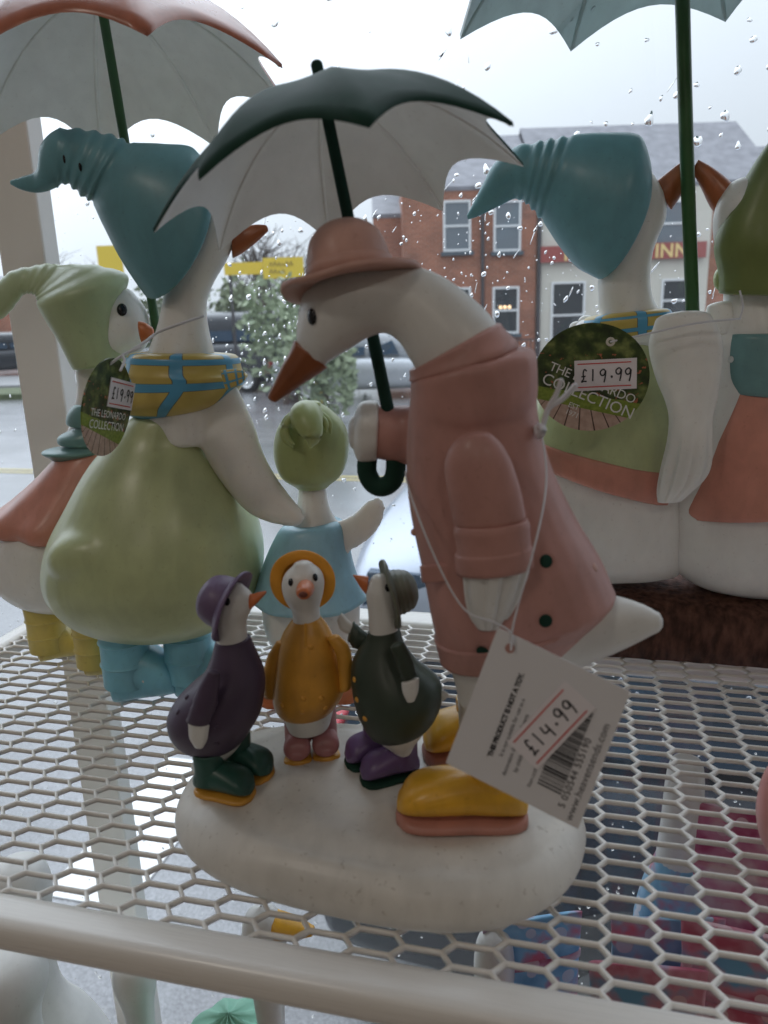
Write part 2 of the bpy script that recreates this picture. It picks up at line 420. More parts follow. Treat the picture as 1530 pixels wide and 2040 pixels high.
# --- window: white timber mullion, head and sill, one rain-spotted pane
win = thing('shop_window', 'rain-spotted shop window pane with white painted upright behind the shelf', 'window', (0, YG, -.75))
def glassmat():
    m, nt, b = newmat('window_glass'); nt.nodes.remove(b); out = nt.nodes['Material Output']
    t = nt.nodes.new('ShaderNodeBsdfTransparent'); t.inputs[0].default_value = (.95, .97, .965, 1)
    g = nt.nodes.new('ShaderNodeBsdfGlossy'); g.inputs['Roughness'].default_value = .02
    lw = nt.nodes.new('ShaderNodeLayerWeight'); f = nt.nodes.new('ShaderNodeMapRange'); p5 = nt.nodes.new('ShaderNodeMath'); p5.operation = 'POWER'; p5.inputs[1].default_value = 5
    nt.links.new(lw.outputs['Facing'], p5.inputs[0]); nt.links.new(p5.outputs[0], f.inputs['Value']); f.inputs['To Min'].default_value = .025; f.inputs['To Max'].default_value = 1.0
    mx = nt.nodes.new('ShaderNodeMixShader'); nt.links.new(f.outputs[0], mx.inputs[0]); nt.links.new(t.outputs[0], mx.inputs[1]); nt.links.new(g.outputs[0], mx.inputs[2])
    tr = nt.nodes.new('ShaderNodeBsdfTranslucent'); tr.inputs[0].default_value = (.9, .92, .95, 1)   # faint veil of glare over the street, added as translucency
    m2 = nt.nodes.new('ShaderNodeMixShader'); m2.inputs[0].default_value = .010; nt.links.new(mx.outputs[0], m2.inputs[1]); nt.links.new(tr.outputs[0], m2.inputs[2])
    nt.links.new(m2.outputs[0], out.inputs[0]); return m
GLASS = glassmat()
add('pane', box((0, YG + .003, .22), XW, .002, .96), GLASS, win, False)
WOODW = plain('white_gloss_timber', (.88, .875, .84), .35)
add('mullion', box((-.3745, YG - .009, .22), .0180, .0085, .96, bev=.002), WOODW, win, False)
add('window_head', box((0, YG - .02, 1.22), XW, .03, .05), WOODW, win, False)
add('window_sill', box((0, YG - .03, -.72), XW, .045, .025), WOODW, win, False)

# --- raindrops on the outer face of the pane (a real lens of water each)
def raindrops():
    m, nt, b = newmat('rain_water'); sset(b, Base_Color=(1, 1, 1, 1), Roughness=.0, IOR=1.33, Transmission_Weight=1.0)
    V, Fc = [], []
    def drop(x, z, r, asp, tilt, thick, lob):
        n0 = len(V); n = 14; R_ = [(.999, 0), (1, .10), (.94, .45), (.78, .72), (.5, .92), (.22, 1.0)]
        y0 = YG + .0053
        ca, sa = math.cos(tilt), math.sin(tilt)
        for k, (q, hgt) in enumerate(R_):
            for j in range(n):
                t = 2 * math.pi * j / n
                w = 1 + lob[0] * math.cos(2 * t + lob[1]) + lob[2] * math.cos(3 * t + lob[3])
                a, c = q * r * w * math.cos(t), q * r * w * asp * math.sin(t)
                if c > 0: a *= 1 - .35 * c / (r * asp)          # narrower at the top
                V.append((x + a * ca - c * sa, y0 + hgt * thick * r, z + a * sa + c * ca))
        for k in range(len(R_) - 1):
            for j in range(n):
                i = (j + 1) % n; Fc.append((n0 + k * n + j, n0 + k * n + i, n0 + (k + 1) * n + i, n0 + (k + 1) * n + j))
        Fc.append([n0 + j for j in range(n)][::-1]); Fc.append([n0 + (len(R_) - 1) * n + j for j in range(n)])
    r_ = random.Random(3); placed = []
    def put(u, v, r, asp=None):
        p = pt(u, v, YG + .005)
        for q in placed[-900:]:
            if (q[0] - p[0]) ** 2 + (q[1] - p[2]) ** 2 < (1.5 * (r + q[2])) ** 2: return
        placed.append((p[0], p[2], r))
        drop(p[0], p[2], r, asp or r_.uniform(.85, 1.7), r_.gauss(-.25, .35), r_.uniform(.45, .8),
             (r_.uniform(0, .30), r_.uniform(0, 6), r_.uniform(0, .22), r_.uniform(0, 6)))
    for i in range(820):
        u, v = r_.uniform(-60, 1590), r_.uniform(-40, 1300)
        dens = .38 if v < 330 else .95
        if r_.random() > dens: continue
        put(u, v, min(.0024, max(.0005, r_.lognormvariate(-6.6 if v < 420 else -7.0, .45))))
    for i in range(210):                                        # denser patches beside the goose and over the brick houses
        u, v = (r_.gauss(560, 90), r_.gauss(640, 110)) if i % 2 else (r_.gauss(960, 120), r_.gauss(520, 110))
        put(u, v, min(.0021, max(.0004, r_.lognormvariate(-7.25, .5))))
    for i in range(1300): put(r_.uniform(-60, 1590), r_.uniform(380, 1300), r_.uniform(.00022, .00045))
    for i in range(800): put(r_.uniform(-60, 1590), r_.uniform(1300, 2100), min(.0018, max(.0004, r_.lognormvariate(-7.1, .4))))
    for i in range(60):                                         # short running streaks
        put(r_.uniform(500, 1500), r_.uniform(100, 900), r_.uniform(.0003, .00045), r_.uniform(7, 13))
    o = mesh_obj('raindrops', V, Fc, m); return tag(o, 'clear raindrops scattered over the outside of the window', 'raindrops', kind='stuff')
raindrops()

# --- the shelf: rolled steel frame and expanded-metal deck
X0, X1, Y0, Y1 = -.341, .62, .183, .452
shelf = thing('mesh_shelf', 'cream powder-coated metal shelf with hexagonal mesh deck under the figurines', 'shelf', (0, .3, -.03))
def rail(y0, y1, z0, z1):
    # rounded bar along x
    return box(((X0 + X1) / 2, (y0 + y1) / 2, (z0 + z1) / 2), (X1 - X0) / 2, (y1 - y0) / 2, (z1 - z0) / 2, bev=.0045)
add('front_rail', rail(.1685, Y0 + .0005, -.0115, .0005), WPAINT, shelf)
add('back_rail', rail(.430, Y1, -.024, .0005), WPAINT, shelf)
add('side_rail', box((X0 + .004, (Y0 + .43) / 2, -.0057), .006, (.43 - Y0) / 2 - .001, .0056, bev=.003), WPAINT, shelf)
add('side_rail', box((X1 - .004, (Y0 + .43) / 2, -.0057), .006, (.43 - Y0) / 2 - .001, .0056, bev=.003), WPAINT, shelf)
def deck():
    px_, py_, w = .0155, .0086, .00165                       # column pitch, row pitch, strand width
    # flat-top hexagons: left/right tips and two bonds; every cell is a hole framed by its strands
    hx, bx, hy = px_ * .655, px_ * .40, py_ / 2
    V, Fc, idx = [], [], {}
    def vert(x, y, z):
        k = (round(x, 6), round(y, 6), round(z, 6))
        if k not in idx: idx[k] = len(V); V.append((x, y, z))
        return idx[k]
    nx = int((X1 - X0) / px_) + 2; ny = int((.43 - Y0) / py_) + 2
    q = (px_ - 0) 
    for i in range(-1, nx):
        for j in range(-1, ny):
            cx = X0 + .006 + i * px_; cy = Y0 - .002 + (j + .5 * (i % 2)) * py_
            tip = px_ * 2 / 3 - .0; bond = px_ * 2 - tip; b = bond / 2 - 0
            # outer hexagon (shared) and inner hole
            out = [(-px_ * .62, 0), (-px_ * .38, hy), (px_ * .38, hy), (px_ * .62, 0), (px_ * .38, -hy), (-px_ * .38, -hy)]
            kx, ky = .00068, .00058
            inn = [(-px_ * .62 + kx * 1.5, 0), (-px_ * .38 + kx * .55, hy - ky), (px_ * .38 - kx * .55, hy - ky), (px_ * .62 - kx * 1.5, 0), (px_ * .38 - kx * .55, -hy + ky), (-px_ * .38 + kx * .55, -hy + ky)]
            if not (X0 + .002 < cx < X1 - .002 and Y0 - .004 < cy < .434): continue
            cl = lambda p: (min(max(cx + p[0], X0 + .002), X1 - .002), min(max(cy + p[1], Y0 - .006), .436))
            sag = 0
            top, bot = -.0006, -.0026
            for k in range(6):
                l = (k + 1) % 6
                o1, o2, i1, i2 = cl(out[k]), cl(out[l]), cl(inn[k]), cl(inn[l])
                m1 = ((o1[0] * .3 + i1[0] * .7), (o1[1] * .3 + i1[1] * .7)); m2 = ((o2[0] * .3 + i2[0] * .7), (o2[1] * .3 + i2[1] * .7))
                a, b2, c, d = vert(*o1, top), vert(*o2, top), vert(*m2, top - .0002), vert(*m1, top - .0002)
                Fc.append((a, b2, c, d))
                e, f = vert(*i2, top - .0008), vert(*i1, top - .0008); Fc.append((d, c, e, f))
                g, h = vert(*i2, bot), vert(*i1, bot); Fc.append((f, e, g, h))
                p1, p2 = vert(*o1, bot), vert(*o2, bot); Fc.append((h, g, p2, p1))
    bm_V = np.array(V); return bm_V, Fc, None
add('mesh_deck', deck(), WPAINT, shelf)

# ------------------------------------------------------------------ the street outside
def asphalt(nt):
    n1 = noise(nt, 130, 4); n2 = noise(nt, .9, 5)
    c = ramp(nt, n1, [(.3, (.12, .12, .125)), (.7, (.29, .29, .30))])
    return mixc(nt, .6, c, ramp(nt, n2, [(.35, (.5, .5, .5)), (.65, (1.2, 1.2, 1.22))]), 'MULTIPLY'), n1
ASPH = node_color('wet_asphalt', asphalt, .2, (.25, .0006))
def paving(nt):
    n1 = noise(nt, 160, 4); return ramp(nt, n1, [(.3, (.12, .12, .125)), (.5, (.20, .20, .205)), (.75, (.32, .32, .32))]), n1
PAVE = node_color('wet_pavement', paving, .36, (.25, .0008))
structure('road', (np.array([(-150, YG + .3, STREET), (150, YG + .3, STREET), (150, 300, STREET), (-150, 300, STREET)]), [(0, 1, 2, 3)]), ASPH)
structure('pavement', box((0, YG + .52, STREET + .05), 60, .40, .05), PAVE)
# bright glint in the wet painted as a white slab, yellow lines beside the kerb
RW_ = plain('glint_white', (.75, .75, .74), .5); RY_ = plain('road_paint_yellow', (.42, .34, .12), .5)
c = onz(300, 1640, STREET)
structure('painted_glint', box((c[0], c[1], STREET + .004), .16, .42, .002), RW_)
for dy in (0, .16): structure('yellow_line', box((0, 8.2 + dy, STREET + .004), 30, .03, .002), RY_)

# far side: verge and pavement in the camera's heading frame
def P2(a, d, z): return RH * a + FH * d + np.array((0, 0, z))
AX = (RH, FH, np.array((0., 0, 1)))
GRASSM = node_color('verge_grass', lambda nt: (ramp(nt, noise(nt, 6, 6), [(.3, (.05, .07, .03)), (.7, (.11, .13, .06))]), None), .9)
structure('grass_verge', box(P2(-16, 19.6, STREET + .06), 11, .9, .08, AX), GRASSM)
structure('far_pavement', box(P2(0, 23.2, STREET + .06), 40, 1.8, .065, AX), PAVE)

def AZ(u, v, d): p = far(u, v, d); return float(np.dot(p, RH)), float(p[2])     # pixel -> (sideways, height) on a facade
def brick(nt):
    tc = nt.nodes.new('ShaderNodeTexCoord'); mp = nt.nodes.new('ShaderNodeMapping'); nt.links.new(tc.outputs['UV'], mp.inputs[0])
    b = nt.nodes.new('ShaderNodeTexBrick'); nt.links.new(mp.outputs[0], b.inputs[0]); b.inputs['Scale'].default_value = 1
    b.inputs['Brick Width'].default_value = .225; b.inputs['Row Height'].default_value = .075; b.inputs['Mortar Size'].default_value = .008
    b.inputs['Color1'].default_value = (.36, .135, .08, 1); b.inputs['Color2'].default_value = (.27, .10, .06, 1); b.inputs['Mortar'].default_value = (.36, .25, .19, 1)
    v = ramp(nt, noise(nt, 1.3, 4), [(.3, (.8, .8, .8)), (.7, (1.15, 1.12, 1.1))]); return mixc(nt, 1.0, b.outputs['Color'], v, 'MULTIPLY'), b.outputs['Fac']
BRICK = node_color('red_brick', brick, .85, (.3, .01))
RENDERW = plain('cream_render', (.62, .59, .52), .8); SLATE = node_color('slate_roof', lambda nt: (ramp(nt, noise(nt, 3, 6), [(.3, (.15, .15, .17)), (.7, (.24, .24, .265))]), None), .6)
SASH = plain('white_sash', (.75, .76, .77), .5); SILL = plain('dark_sill', (.09, .11, .13), .7)
PANE = plain('house_window_glass', (.16, .185, .21), .12); PANED = plain('dark_window_glass', (.035, .04, .045), .12)
PIPEM = plain('drainpipe', (.06, .055, .06), .5); REDS = plain('red_fascia', (.32, .075, .065), .5); GOLD = plain('gold_letter', (.80, .60, .26), .5)
LAMPG = bpy.data.materials.new('lit_lamp'); LAMPG.use_nodes = True
LAMPG.node_tree.nodes['Principled BSDF'].inputs['Emission Color'].default_value = (1, .55, .18, 1); LAMPG.node_tree.nodes['Principled BSDF'].inputs['Emission Strength'].default_value = 1.6

def facebox(a0, a1, z0, z1, d, th): return box(P2((a0 + a1) / 2, d, (z0 + z1) / 2), (a1 - a0) / 2, th, (z1 - z0) / 2, AX)
def wall_quad(a0, a1, z0, z1, d, back=6.0):
    P = [P2(a0, d, z0), P2(a1, d, z0), P2(a1, d, z1), P2(a0, d, z1), P2(a0, d + back, z0), P2(a1, d + back, z0), P2(a1, d + back, z1), P2(a0, d + back, z1)]
    Fc = [(0, 1, 2, 3), (1, 5, 6, 2), (5, 4, 7, 6), (4, 0, 3, 7), (3, 2, 6, 7)]
    V, U, G = [], [], []
    for f in Fc:
        w = np.linalg.norm(P[f[1]] - P[f[0]]); h = np.linalg.norm(P[f[3]] - P[f[0]]); G.append([len(V) + i for i in range(4)])
        V += [P[i] for i in f]; U += [(0, 0), (w, 0), (w, h), (0, h)]
    return np.array(V), G, U
def window(root, u0, v0, u1, v1, d, dark=False, lamp=False):
    a0, z1 = AZ(u0, v0, d); a1, z0 = AZ(u1, v1, d)
    w = add('window', facebox(a0 + .06, a1 - .06, z0 + .06, z1 - .06, d - .015, .012), PANED if dark else PANE, root, False)
    t = .065; zm = (z0 + z1) / 2
    for b in ((a0, a0 + t, z0, z1), (a1 - t, a1, z0, z1), (a0 + t, a1 - t, z1 - t, z1), (a0 + t, a1 - t, z0, z0 + t), (a0 + t, a1 - t, zm - .03, zm + .03)):
        add('sash_bar', facebox(*b, d - .03, .03), SASH, w, False)
    add('sill', facebox(a0 - .08, a1 + .08, z0 - .12, z0 - .005, d - .05, .06), SILL, w, False)
    if lamp:
        for k in range(3):
            V, Fc = ell(P2(a0 + .25 + .14 * k, d - .045, zm + .1), RH * .05, np.array((0, 0, .05)), FH * .02, 10, 6); mesh_obj('hanging_light', V, Fc, LAMPG, w)
    return w
DB = 25.0
a0, zt = AZ(800, 375, DB); a1, _ = AZ(1071, 375, DB)
brick_house = thing('brick_house', 'red brick house with white sash windows and slate roof across the street', 'house', P2((a0 + a1) / 2, DB, STREET))
add('wall', wall_quad(a0, a1, STREET, zt, DB), BRICK, brick_house, False)
for r in ((882, 400, 938, 500), (983, 400, 1037, 500), (886, 574, 938, 662, True), (981, 572, 1033, 664, True, True)): window(brick_house, *r[:4], DB, *r[4:])
ap, _ = AZ(961, 400, DB)
add('drainpipe', pipe([P2(ap, DB - .08, STREET), P2(ap, DB - .08, 0), P2(ap, DB - .08, zt)], .055), PIPEM, brick_house)
_, zr = AZ(1050, 268, DB + 3.5)
def gable(a0, a1, zt, zr, d, over=.3, depth=7.0):
    V = [P2(a0 - over, d - over, zt), P2(a1 + over, d - over, zt), P2(a1 + over, d + depth / 2, zr), P2(a0 - over, d + depth / 2, zr), P2(a0 - over, d + depth, zt), P2(a1 + over, d + depth, zt)]
    V += [v - np.array((0, 0, .12)) for v in V]
    return np.array(V), [(0, 1, 2, 3), (3, 2, 5, 4), (6, 9, 8, 7), (9, 10, 11, 8), (0, 6, 7, 1), (1, 7, 8, 2), (2, 8, 11, 5), (5, 11, 10, 4), (4, 10, 9, 3), (3, 9, 6, 0)], None
add('roof', gable(a0, a1, zt, zr, DB, .02), SLATE, brick_house, False)
dA, _ = AZ(845, 700, DB); 
add('door', facebox(AZ(765, 700, DB)[0] + 1.5, AZ(765, 700, DB)[0] + 2.4, STREET + .1, STREET + 2.1, DB - .02, .03), plain('blue_door', (.06, .10, .19), .5), brick_house, False)
# end terrace further left, half hidden
a2, _ = AZ(742, 410, DB + 1); a3, zt2 = AZ(800, 425, DB + 1)
brick_end = thing('brick_cottage', 'lower brick cottage at the left end of the far terrace', 'house', P2((a2 + a3) / 2, DB + 1, STREET))
add('wall', wall_quad(a2, a3, STREET, zt2, DB + 1), BRICK, brick_end, False)
add('roof', gable(a2, a3, zt2, zt2 + 1.2, DB + 1, .02), SLATE, brick_end, False)
# the inn
a4, zi = AZ(1073, 372, DB); a5, _ = AZ(1423, 372, DB)
inn = thing('inn_building', 'cream rendered inn with red fascia sign across the street', 'building', P2((a4 + a5) / 2, DB, STREET))
add('wall', wall_quad(a4 + .01, a5, STREET, zi, DB), RENDERW, inn, False)
add('roof', gable(a4 + .05, a5 + 2, zi + .012, zr + .2, DB, .02), SLATE, inn, False)
for r in ((1306, 400, 1366, 490), (1180, 400, 1240, 490), (1098, 562, 1162, 692, True), (1318, 556, 1372, 640, True)): window(inn, *r[:4], DB, *r[4:])
s0, zs1 = AZ(1076, 484, DB); s1, zs0 = AZ(1402, 512, DB); zs1 = AZ(1200, 488, DB)[1]; zs0 = AZ(1200, 520, DB)[1]
sign = add('fascia_sign', facebox(s0, s1, zs0, zs1, DB - .12, .06), REDS, inn, False)
for body, u in (('R', 1120), ('INN', 1300)):
    aL = AZ(u, 505, DB)[0]; V2, Fc = text_mesh(body, .56, 1.05, .012)
    mesh_obj('lettering', lay(V2, P2(aL, DB - .19, (zs0 + zs1) / 2 - .19), RH, np.array((0, 0, 1.)), -FH, 0), Fc, GOLD, sign, False)
add('drainpipe', pipe([P2(a4 + .05, DB - .08, STREET), P2(a4 + .05, DB - .08, 0), P2(a4 + .05, DB - .08, zi)], .06), PIPEM, inn)
# brick house past the inn
a6, _ = AZ(1424, 372, DB); a7, _ = AZ(1700, 372, DB)
house3 = thing('brick_house', 'red brick house beyond the inn at the right edge', 'house', P2((a6 + a7) / 2, DB, STREET))
add('wall', wall_quad(a6, a7, STREET, zi - .4, DB + .05), BRICK, house3, False)
add('roof', gable(a6, a7, zi - .39, zr - .6, DB + .05, .02), SLATE, house3, False)
# low iron railing in front of the brick house
ra, _ = AZ(985, 700, 24.2); rb, _ = AZ(1075, 700, 24.2)
railing = thing('iron_railing', 'low dark iron railing in front of the brick house', 'railing', P2((ra + rb) / 2, 24.2, STREET + .12))
add('top_bar', facebox(ra, rb, STREET + .75, STREET + .79, 24.2, .02), PIPEM, railing, False)
for k in range(11):
    a = ra + (rb - ra) * k / 10; add('bar', facebox(a - .012, a + .012, STREET + .12, STREET + .75, 24.2, .012), PIPEM, railing, False)

# --- greenery: shrubs and a bare tree, leaf by leaf
def leaf_cloud(c, rx, ry, rz, n, size, seed):
    r_ = random.Random(seed); V, Fc = [], []
    clumps = [(np.array((r_.gauss(0, .5), r_.gauss(0, .5), r_.gauss(0, .5))), r_.uniform(.3, .6)) for _ in range(26)]
    for i in range(n):
        q, w = r_.choice(clumps); p = q + np.array((r_.gauss(0, w), r_.gauss(0, w), r_.gauss(0, w))) * .55
        if np.linalg.norm(p) > 1.25: continue
        p = c + RH * p[0] * rx + FH * p[1] * ry + np.array((0, 0, p[2] * rz)); p[2] = max(p[2], STREET + .05)
        a = nrm((r_.gauss(0, 1), r_.gauss(0, 1), r_.gauss(0, 1))); b = nrm(np.cross(a, (r_.gauss(0, 1), r_.gauss(0, 1), .3))); s = size * r_.uniform(.6, 1.4); k = len(V)
        V += [p - a * s, p + b * s * .5, p + a * s, p - b * s * .5]; Fc.append((k, k + 1, k + 2, k + 3))
    return np.array(V), Fc
def leafm(name, a, b): return node_color(name, lambda nt: (ramp(nt, noise(nt, 2.2, 4), [(.3, a), (.7, b)]), None), .55)
L1 = leafm('leaf_dull_green', (.18, .23, .14), (.36, .42, .27)); L2 = leafm('leaf_grey_green', (.12, .16, .09), (.28, .31, .20)); L3 = leafm('leaf_russet', (.2, .12, .07), (.32, .22, .14))
TRUNK = plain('bark', (.08, .065, .055), .9)
def bush(u, v0, v1, d, wpx, mat, seed, label, n=1500):
    b = far(u, v1, d); t = far(u, v0, d); base = P2(np.dot(b, RH), d, STREET); hz = t[2] - STREET; rx = wpx * d / F / 2
    o = thing('shrub', label, 'shrub', base)
    V, Fc = leaf_cloud(base + np.array((0, 0, hz * .55)), rx, rx * .8, hz * .48, n, .09 * d / 15, seed); mesh_obj('foliage', V, Fc, mat, o, False)
    add('stem', pipe([base, base + np.array((.1, 0, hz * .3)), base + np.array((.05, .1, hz * .7))], [.07, .05, .02]), TRUNK, o)
bush(565, 560, 740, 16, 150, L1, 11, 'green shrub behind the stooping goose head, under the yellow sign')
bush(480, 545, 700, 21, 130, L2, 12, 'grey-green shrub beside the dark van across the road')
bush(640, 640, 800, 13, 120, L1, 13, 'low green shrub seen below the goose beak')
bush(690, 620, 760, 18, 130, L2, 14, 'pale green shrub left of the brick terrace')
bush(610, 665, 745, 19, 90, L3, 15, 'russet low shrub across the road')
bush(330, 560, 740, 22, 160, L2, 16, 'grey-green hedge shrub behind the tall goose')
def bare_tree(u, v0, d, seed, label):
    b = far(u, v0, d); base = P2(np.dot(b, RH), d, STREET); o = thing('bare_tree', label, 'tree', base); r_ = random.Random(seed)
    hz = b[2] - STREET; ms = []; add('trunk', pipe([base, base + np.array((.1, 0, hz * .35)), base + np.array((.15, .1, hz * .6))], [.2, .15, .09]), TRUNK, o)
    for k in range(34):
        s = base + np.array((.1, .05, hz * r_.uniform(.25, .6))); a = r_.uniform(0, 6.28); l = hz * r_.uniform(.2, .45)
        e = s + np.array((math.cos(a) * l * .55, math.sin(a) * l * .55, l * .75)); m_ = (s + e) / 2 + np.array((r_.gauss(0, .2), r_.gauss(0, .2), .15))
        ms.append(pipe([s, m_, e], [.05, .03, .008], 5, 3))
        for q in range(5):
            s2 = m_ + (e - m_) * r_.random(); e2 = s2 + np.array((r_.gauss(0, .5), r_.gauss(0, .5), r_.uniform(.2, .9))); ms.append(pipe([s2, (s2 + e2) / 2 + .05, e2], [.018, .012, .005], 4, 2))
    add('crown', join(*ms), TRUNK, o)
bare_tree(505, 430, 30, 4, 'bare winter tree against the sky left of the goose hat')
bare_tree(585, 470, 34, 5, 'bare winter tree just left of the pink hat')
bare_tree(140, 500, 38, 6, 'bare winter tree far off beyond the white window upright')
# brown brick outbuilding at the left and far terrace
def block(name, label, u0, u1, v0, d, mat, roof=True):
    b0, z1 = AZ(u0, v0, d); b1, _ = AZ(u1, v0, d); o = thing(name, label, 'building', P2((b0 + b1) / 2, d, STREET))
    add('wall', wall_quad(b0, b1, STREET, z1, d), mat, o, False)
    if roof: add('roof', gable(b0, b1, z1 + .01, z1 + 1.3, d, .05), SLATE, o, False)
    return o
BROWN = plain('brown_wall', (.25, .17, .13), .8)
block('outbuilding', 'brown walled outbuilding behind the shrubs', 395, 530, 655, 27, BROWN, False)
block('brick_bungalow', 'brick building far left behind the parked car', -140, 30, 610, 34, BRICK)
# yellow signs
YS = plain('yellow_sign', (.72, .52, .05), .5)
def signboard(label, u0, v0, u1, v1, d, words=None):
    b0, z1 = AZ(u0, v0, d); b1, z0 = AZ(u1, v1, d); o = thing('yellow_sign', label, 'sign', P2((b0 + b1) / 2, d, STREET))
    add('board', facebox(b0, b1, z0, z1, d, .03), YS, o, False)
    for a in (b0 + .1, b1 - .1): add('post', facebox(a - .03, a + .03, STREET, z0, d + .05, .03), PIPEM, o, False)
    return o, b0, b1, z0, z1
o, b0, b1, z0, z1 = signboard('yellow road sign board above the shrubs', 523, 514, 606, 553, 17)
for k in range(2):
    L = [[(b0 + .14 + .085 * i, 0), (b0 + .17 + .085 * i, .07 + .02 * math.sin(i * 1.7 + k)), (b0 + .20 + .085 * i, .0)] for i in range(int((b1 - b0 - .3) / .085) - 2 * k)]
    V2, Fc = strokes(L, .018); add('lettering', (np.array([P2(a, 16.955, z1 - .17 - .15 * k + b) for a, b, _ in V2]), Fc), plain('faded_sign_print', (.28, .2, .05), .6), o, False)
signboard('long low yellow board left of the road sign', 446, 524, 524, 546, 17.6)
signboard('tall yellow board behind the tall goose hat', 192, 490, 252, 590, 19)
p0 = onz(632, 812, STREET); d0 = float(np.dot(p0, FH)); b0, z1 = AZ(624, 742, d0); b1, _ = AZ(641, 742, d0)
o = thing('yellow_bollard', 'yellow post with black marking standing in the road below the beak', 'bollard', P2((b0 + b1) / 2, d0, STREET))
add('post', lathe(P2((b0 + b1) / 2, d0, STREET), (0, 0, 1), [(.001, 0), ((b1 - b0) / 2, 0), ((b1 - b0) / 2, z1 - STREET - .03), ((b1 - b0) / 2 - .03, z1 - STREET), (.001, z1 - STREET)], 16), YS, o)
add('band', lathe(P2((b0 + b1) / 2, d0, STREET), (0, 0, 1), [((b1 - b0) / 2 + .004, (z1 - STREET) * .45), ((b1 - b0) / 2 + .004, (z1 - STREET) * .62)], 16), BLACK, o)

# --- cars
TYRE = plain('tyre_rubber', (.015, .015, .016), .7); RIM = plain('wheel_rim', (.4, .41, .42), .3, 1.0)
CARGL = plain('car_glass', (.02, .045, .08), .06, 0.0, Specular_IOR_Level=.3); TAIL = plain('tail_lamp_red', (.45, .02, .03), .2); HEADL = plain('headlamp', (.7, .72, .75), .1)
SILVER = plain('silver_roof_paint', (.42, .46, .54), .22, .3)
def car(label, cat, base, fwd, paint, L=4.2, Wd=1.75, Ht=1.45, roofmat=None, van=False, name='parked_car'):
    fwd = nrm(fwd); side = np.array((fwd[1], -fwd[0], 0)); up = np.array((0., 0, 1)); base = np.array(base, float)
    o = thing(name, label, cat, base); G = lambda a, b, z: base + fwd * a + side * b + up * z
    def body(stations, pw, n=32):
        C, A, D = [], [], []
        for a, z0, z1, w in stations: C.append(G(a, 0, (z0 + z1) / 2)); A.append(side * w); D.append(up * (z1 - z0) / 2)
        return tube_mesh(catmull(C, 4), catmull(A, 4), catmull(D, 4), n, (.15, .15), None, pw)
    h = Wd / 2; zb = Ht * .62
    add('body', body([(-L / 2 + .03, .32, zb * .9, h * .9), (-L / 2 + .18, .24, zb, h * .98), (-L * .2, .2, zb * 1.03, h), (L * .15, .2, zb, h), (L * .36, .22, zb * (.96 if van else .84), h * .97), (L / 2 - .06, .3, zb * (.8 if van else .66), h * .86)], 5), paint, o)
    st = [(-L / 2 + .1, zb - .1, Ht * .9, h * .80), (-L / 2 + .3, zb - .1, Ht * .985, h * .83), (-L * .05, zb - .1, Ht, h * .84), (L * .12, zb - .1, Ht * .975, h * .82), (L * (.33 if van else .27), zb - .1, zb + .08, h * .76)]
    cab = add('cabin', body(st, 4), roofmat or paint, o)
    if roofmat: add('roof_panel', box(G(-L * .16, 0, Ht - .004), L * .26, h * .70, .02, (fwd, side, up), .018), roofmat, o)
    for s in (-1, 1):                                            # side windows follow the leaning cabin side
        for a0_, a1_ in ((-L * .475, -L * .24), (-L * .22, -L * .03), (-L * .01, L * .14)):
            zt_ = Ht * .93; k = .70 if a0_ > -.2 else 1.0
            q = [G(a0_, s * h * .87, zb + .03), G(a1_, s * h * .87, zb + .03), G(a0_ + (a1_ - a0_) * k, s * h * .80, zt_ - .03), G(a0_ + .05, s * h * .80, zt_ - .03)]
            q2 = [x - side * s * .05 for x in q]
            add('side_window', (np.array(q + q2), [(0, 1, 2, 3), (4, 7, 6, 5), (0, 4, 5, 1), (1, 5, 6, 2), (2, 6, 7, 3), (3, 7, 4, 0)]), CARGL, o, False)
            if roofmat and s > 0 and a0_ < -L * .4:                # printed heater lines
                for k in range(7):
                    f = .2 + .09 * k; P0, P1 = q[0] + (q[3] - q[0]) * f + side * .004, q[1] + (q[2] - q[1]) * f + side * .004
                    add('heater_line', pipe([P0, (P0 + P1) / 2, P1], .004, 5, 2), TYRE, o)
        for a in (-L * .31, L * .31):
            c = G(a, s * (h - .1), .31); ax = side * s
            w_ = add('wheel', lathe(c, ax, [(.001, .0), (.2, .0), (.26, -.02), (.31, -.03), (.31, .10), (.28, .125), (.2, .12)], 24), TYRE, o)
            add('rim', lathe(c, ax, [(.001, .10), (.06, .115), (.18, .10), (.2, .122)], 20), RIM, w_)
        add('tail_lamp', box(G(-L / 2 + .0, s * h * .72, zb * .82), .1, .05, .12, (side, fwd, up), .02), TAIL, o)
        add('headlamp', box(G(L / 2 - .12, s * h * .66, zb * (.7 if van else .58)), .14, .06, .07, (side, fwd, up), .02), HEADL, o)
    return o
NAVY = plain('navy_car_paint', (.008, .011, .020), .35, 0.0, Specular_IOR_Level=.25); DGREY = plain('dark_grey_car_paint', (.03, .034, .042), .2)
car('dark navy car with pale roof parked right outside the shop window', 'car', (-.62 + 2.15, 2.35, STREET), (1, .0, 0), NAVY, 4.3, 1.78, 1.43, SILVER, True)
b = far(438, 705, 20); car('dark van parked across the road beside the shrubs', 'van', P2(np.dot(b, RH), 20, STREET), RH * -.9 + FH * .4, DGREY, 4.4, 1.85, 1.9, None, True, 'parked_van')
b = far(5, 725, 27); car('dark car with red tail light parked far off at the left edge', 'car', P2(np.dot(b, RH), 27, STREET), RH * -.7 - FH * .6, DGREY)
b = far(780, 760, 15.5); car('silver car parked far off beside the umbrella handle', 'car', P2(np.dot(b, RH) - .4, 17, STREET), RH, plain('silver_car_paint', (.45, .47, .5), .25, .5))

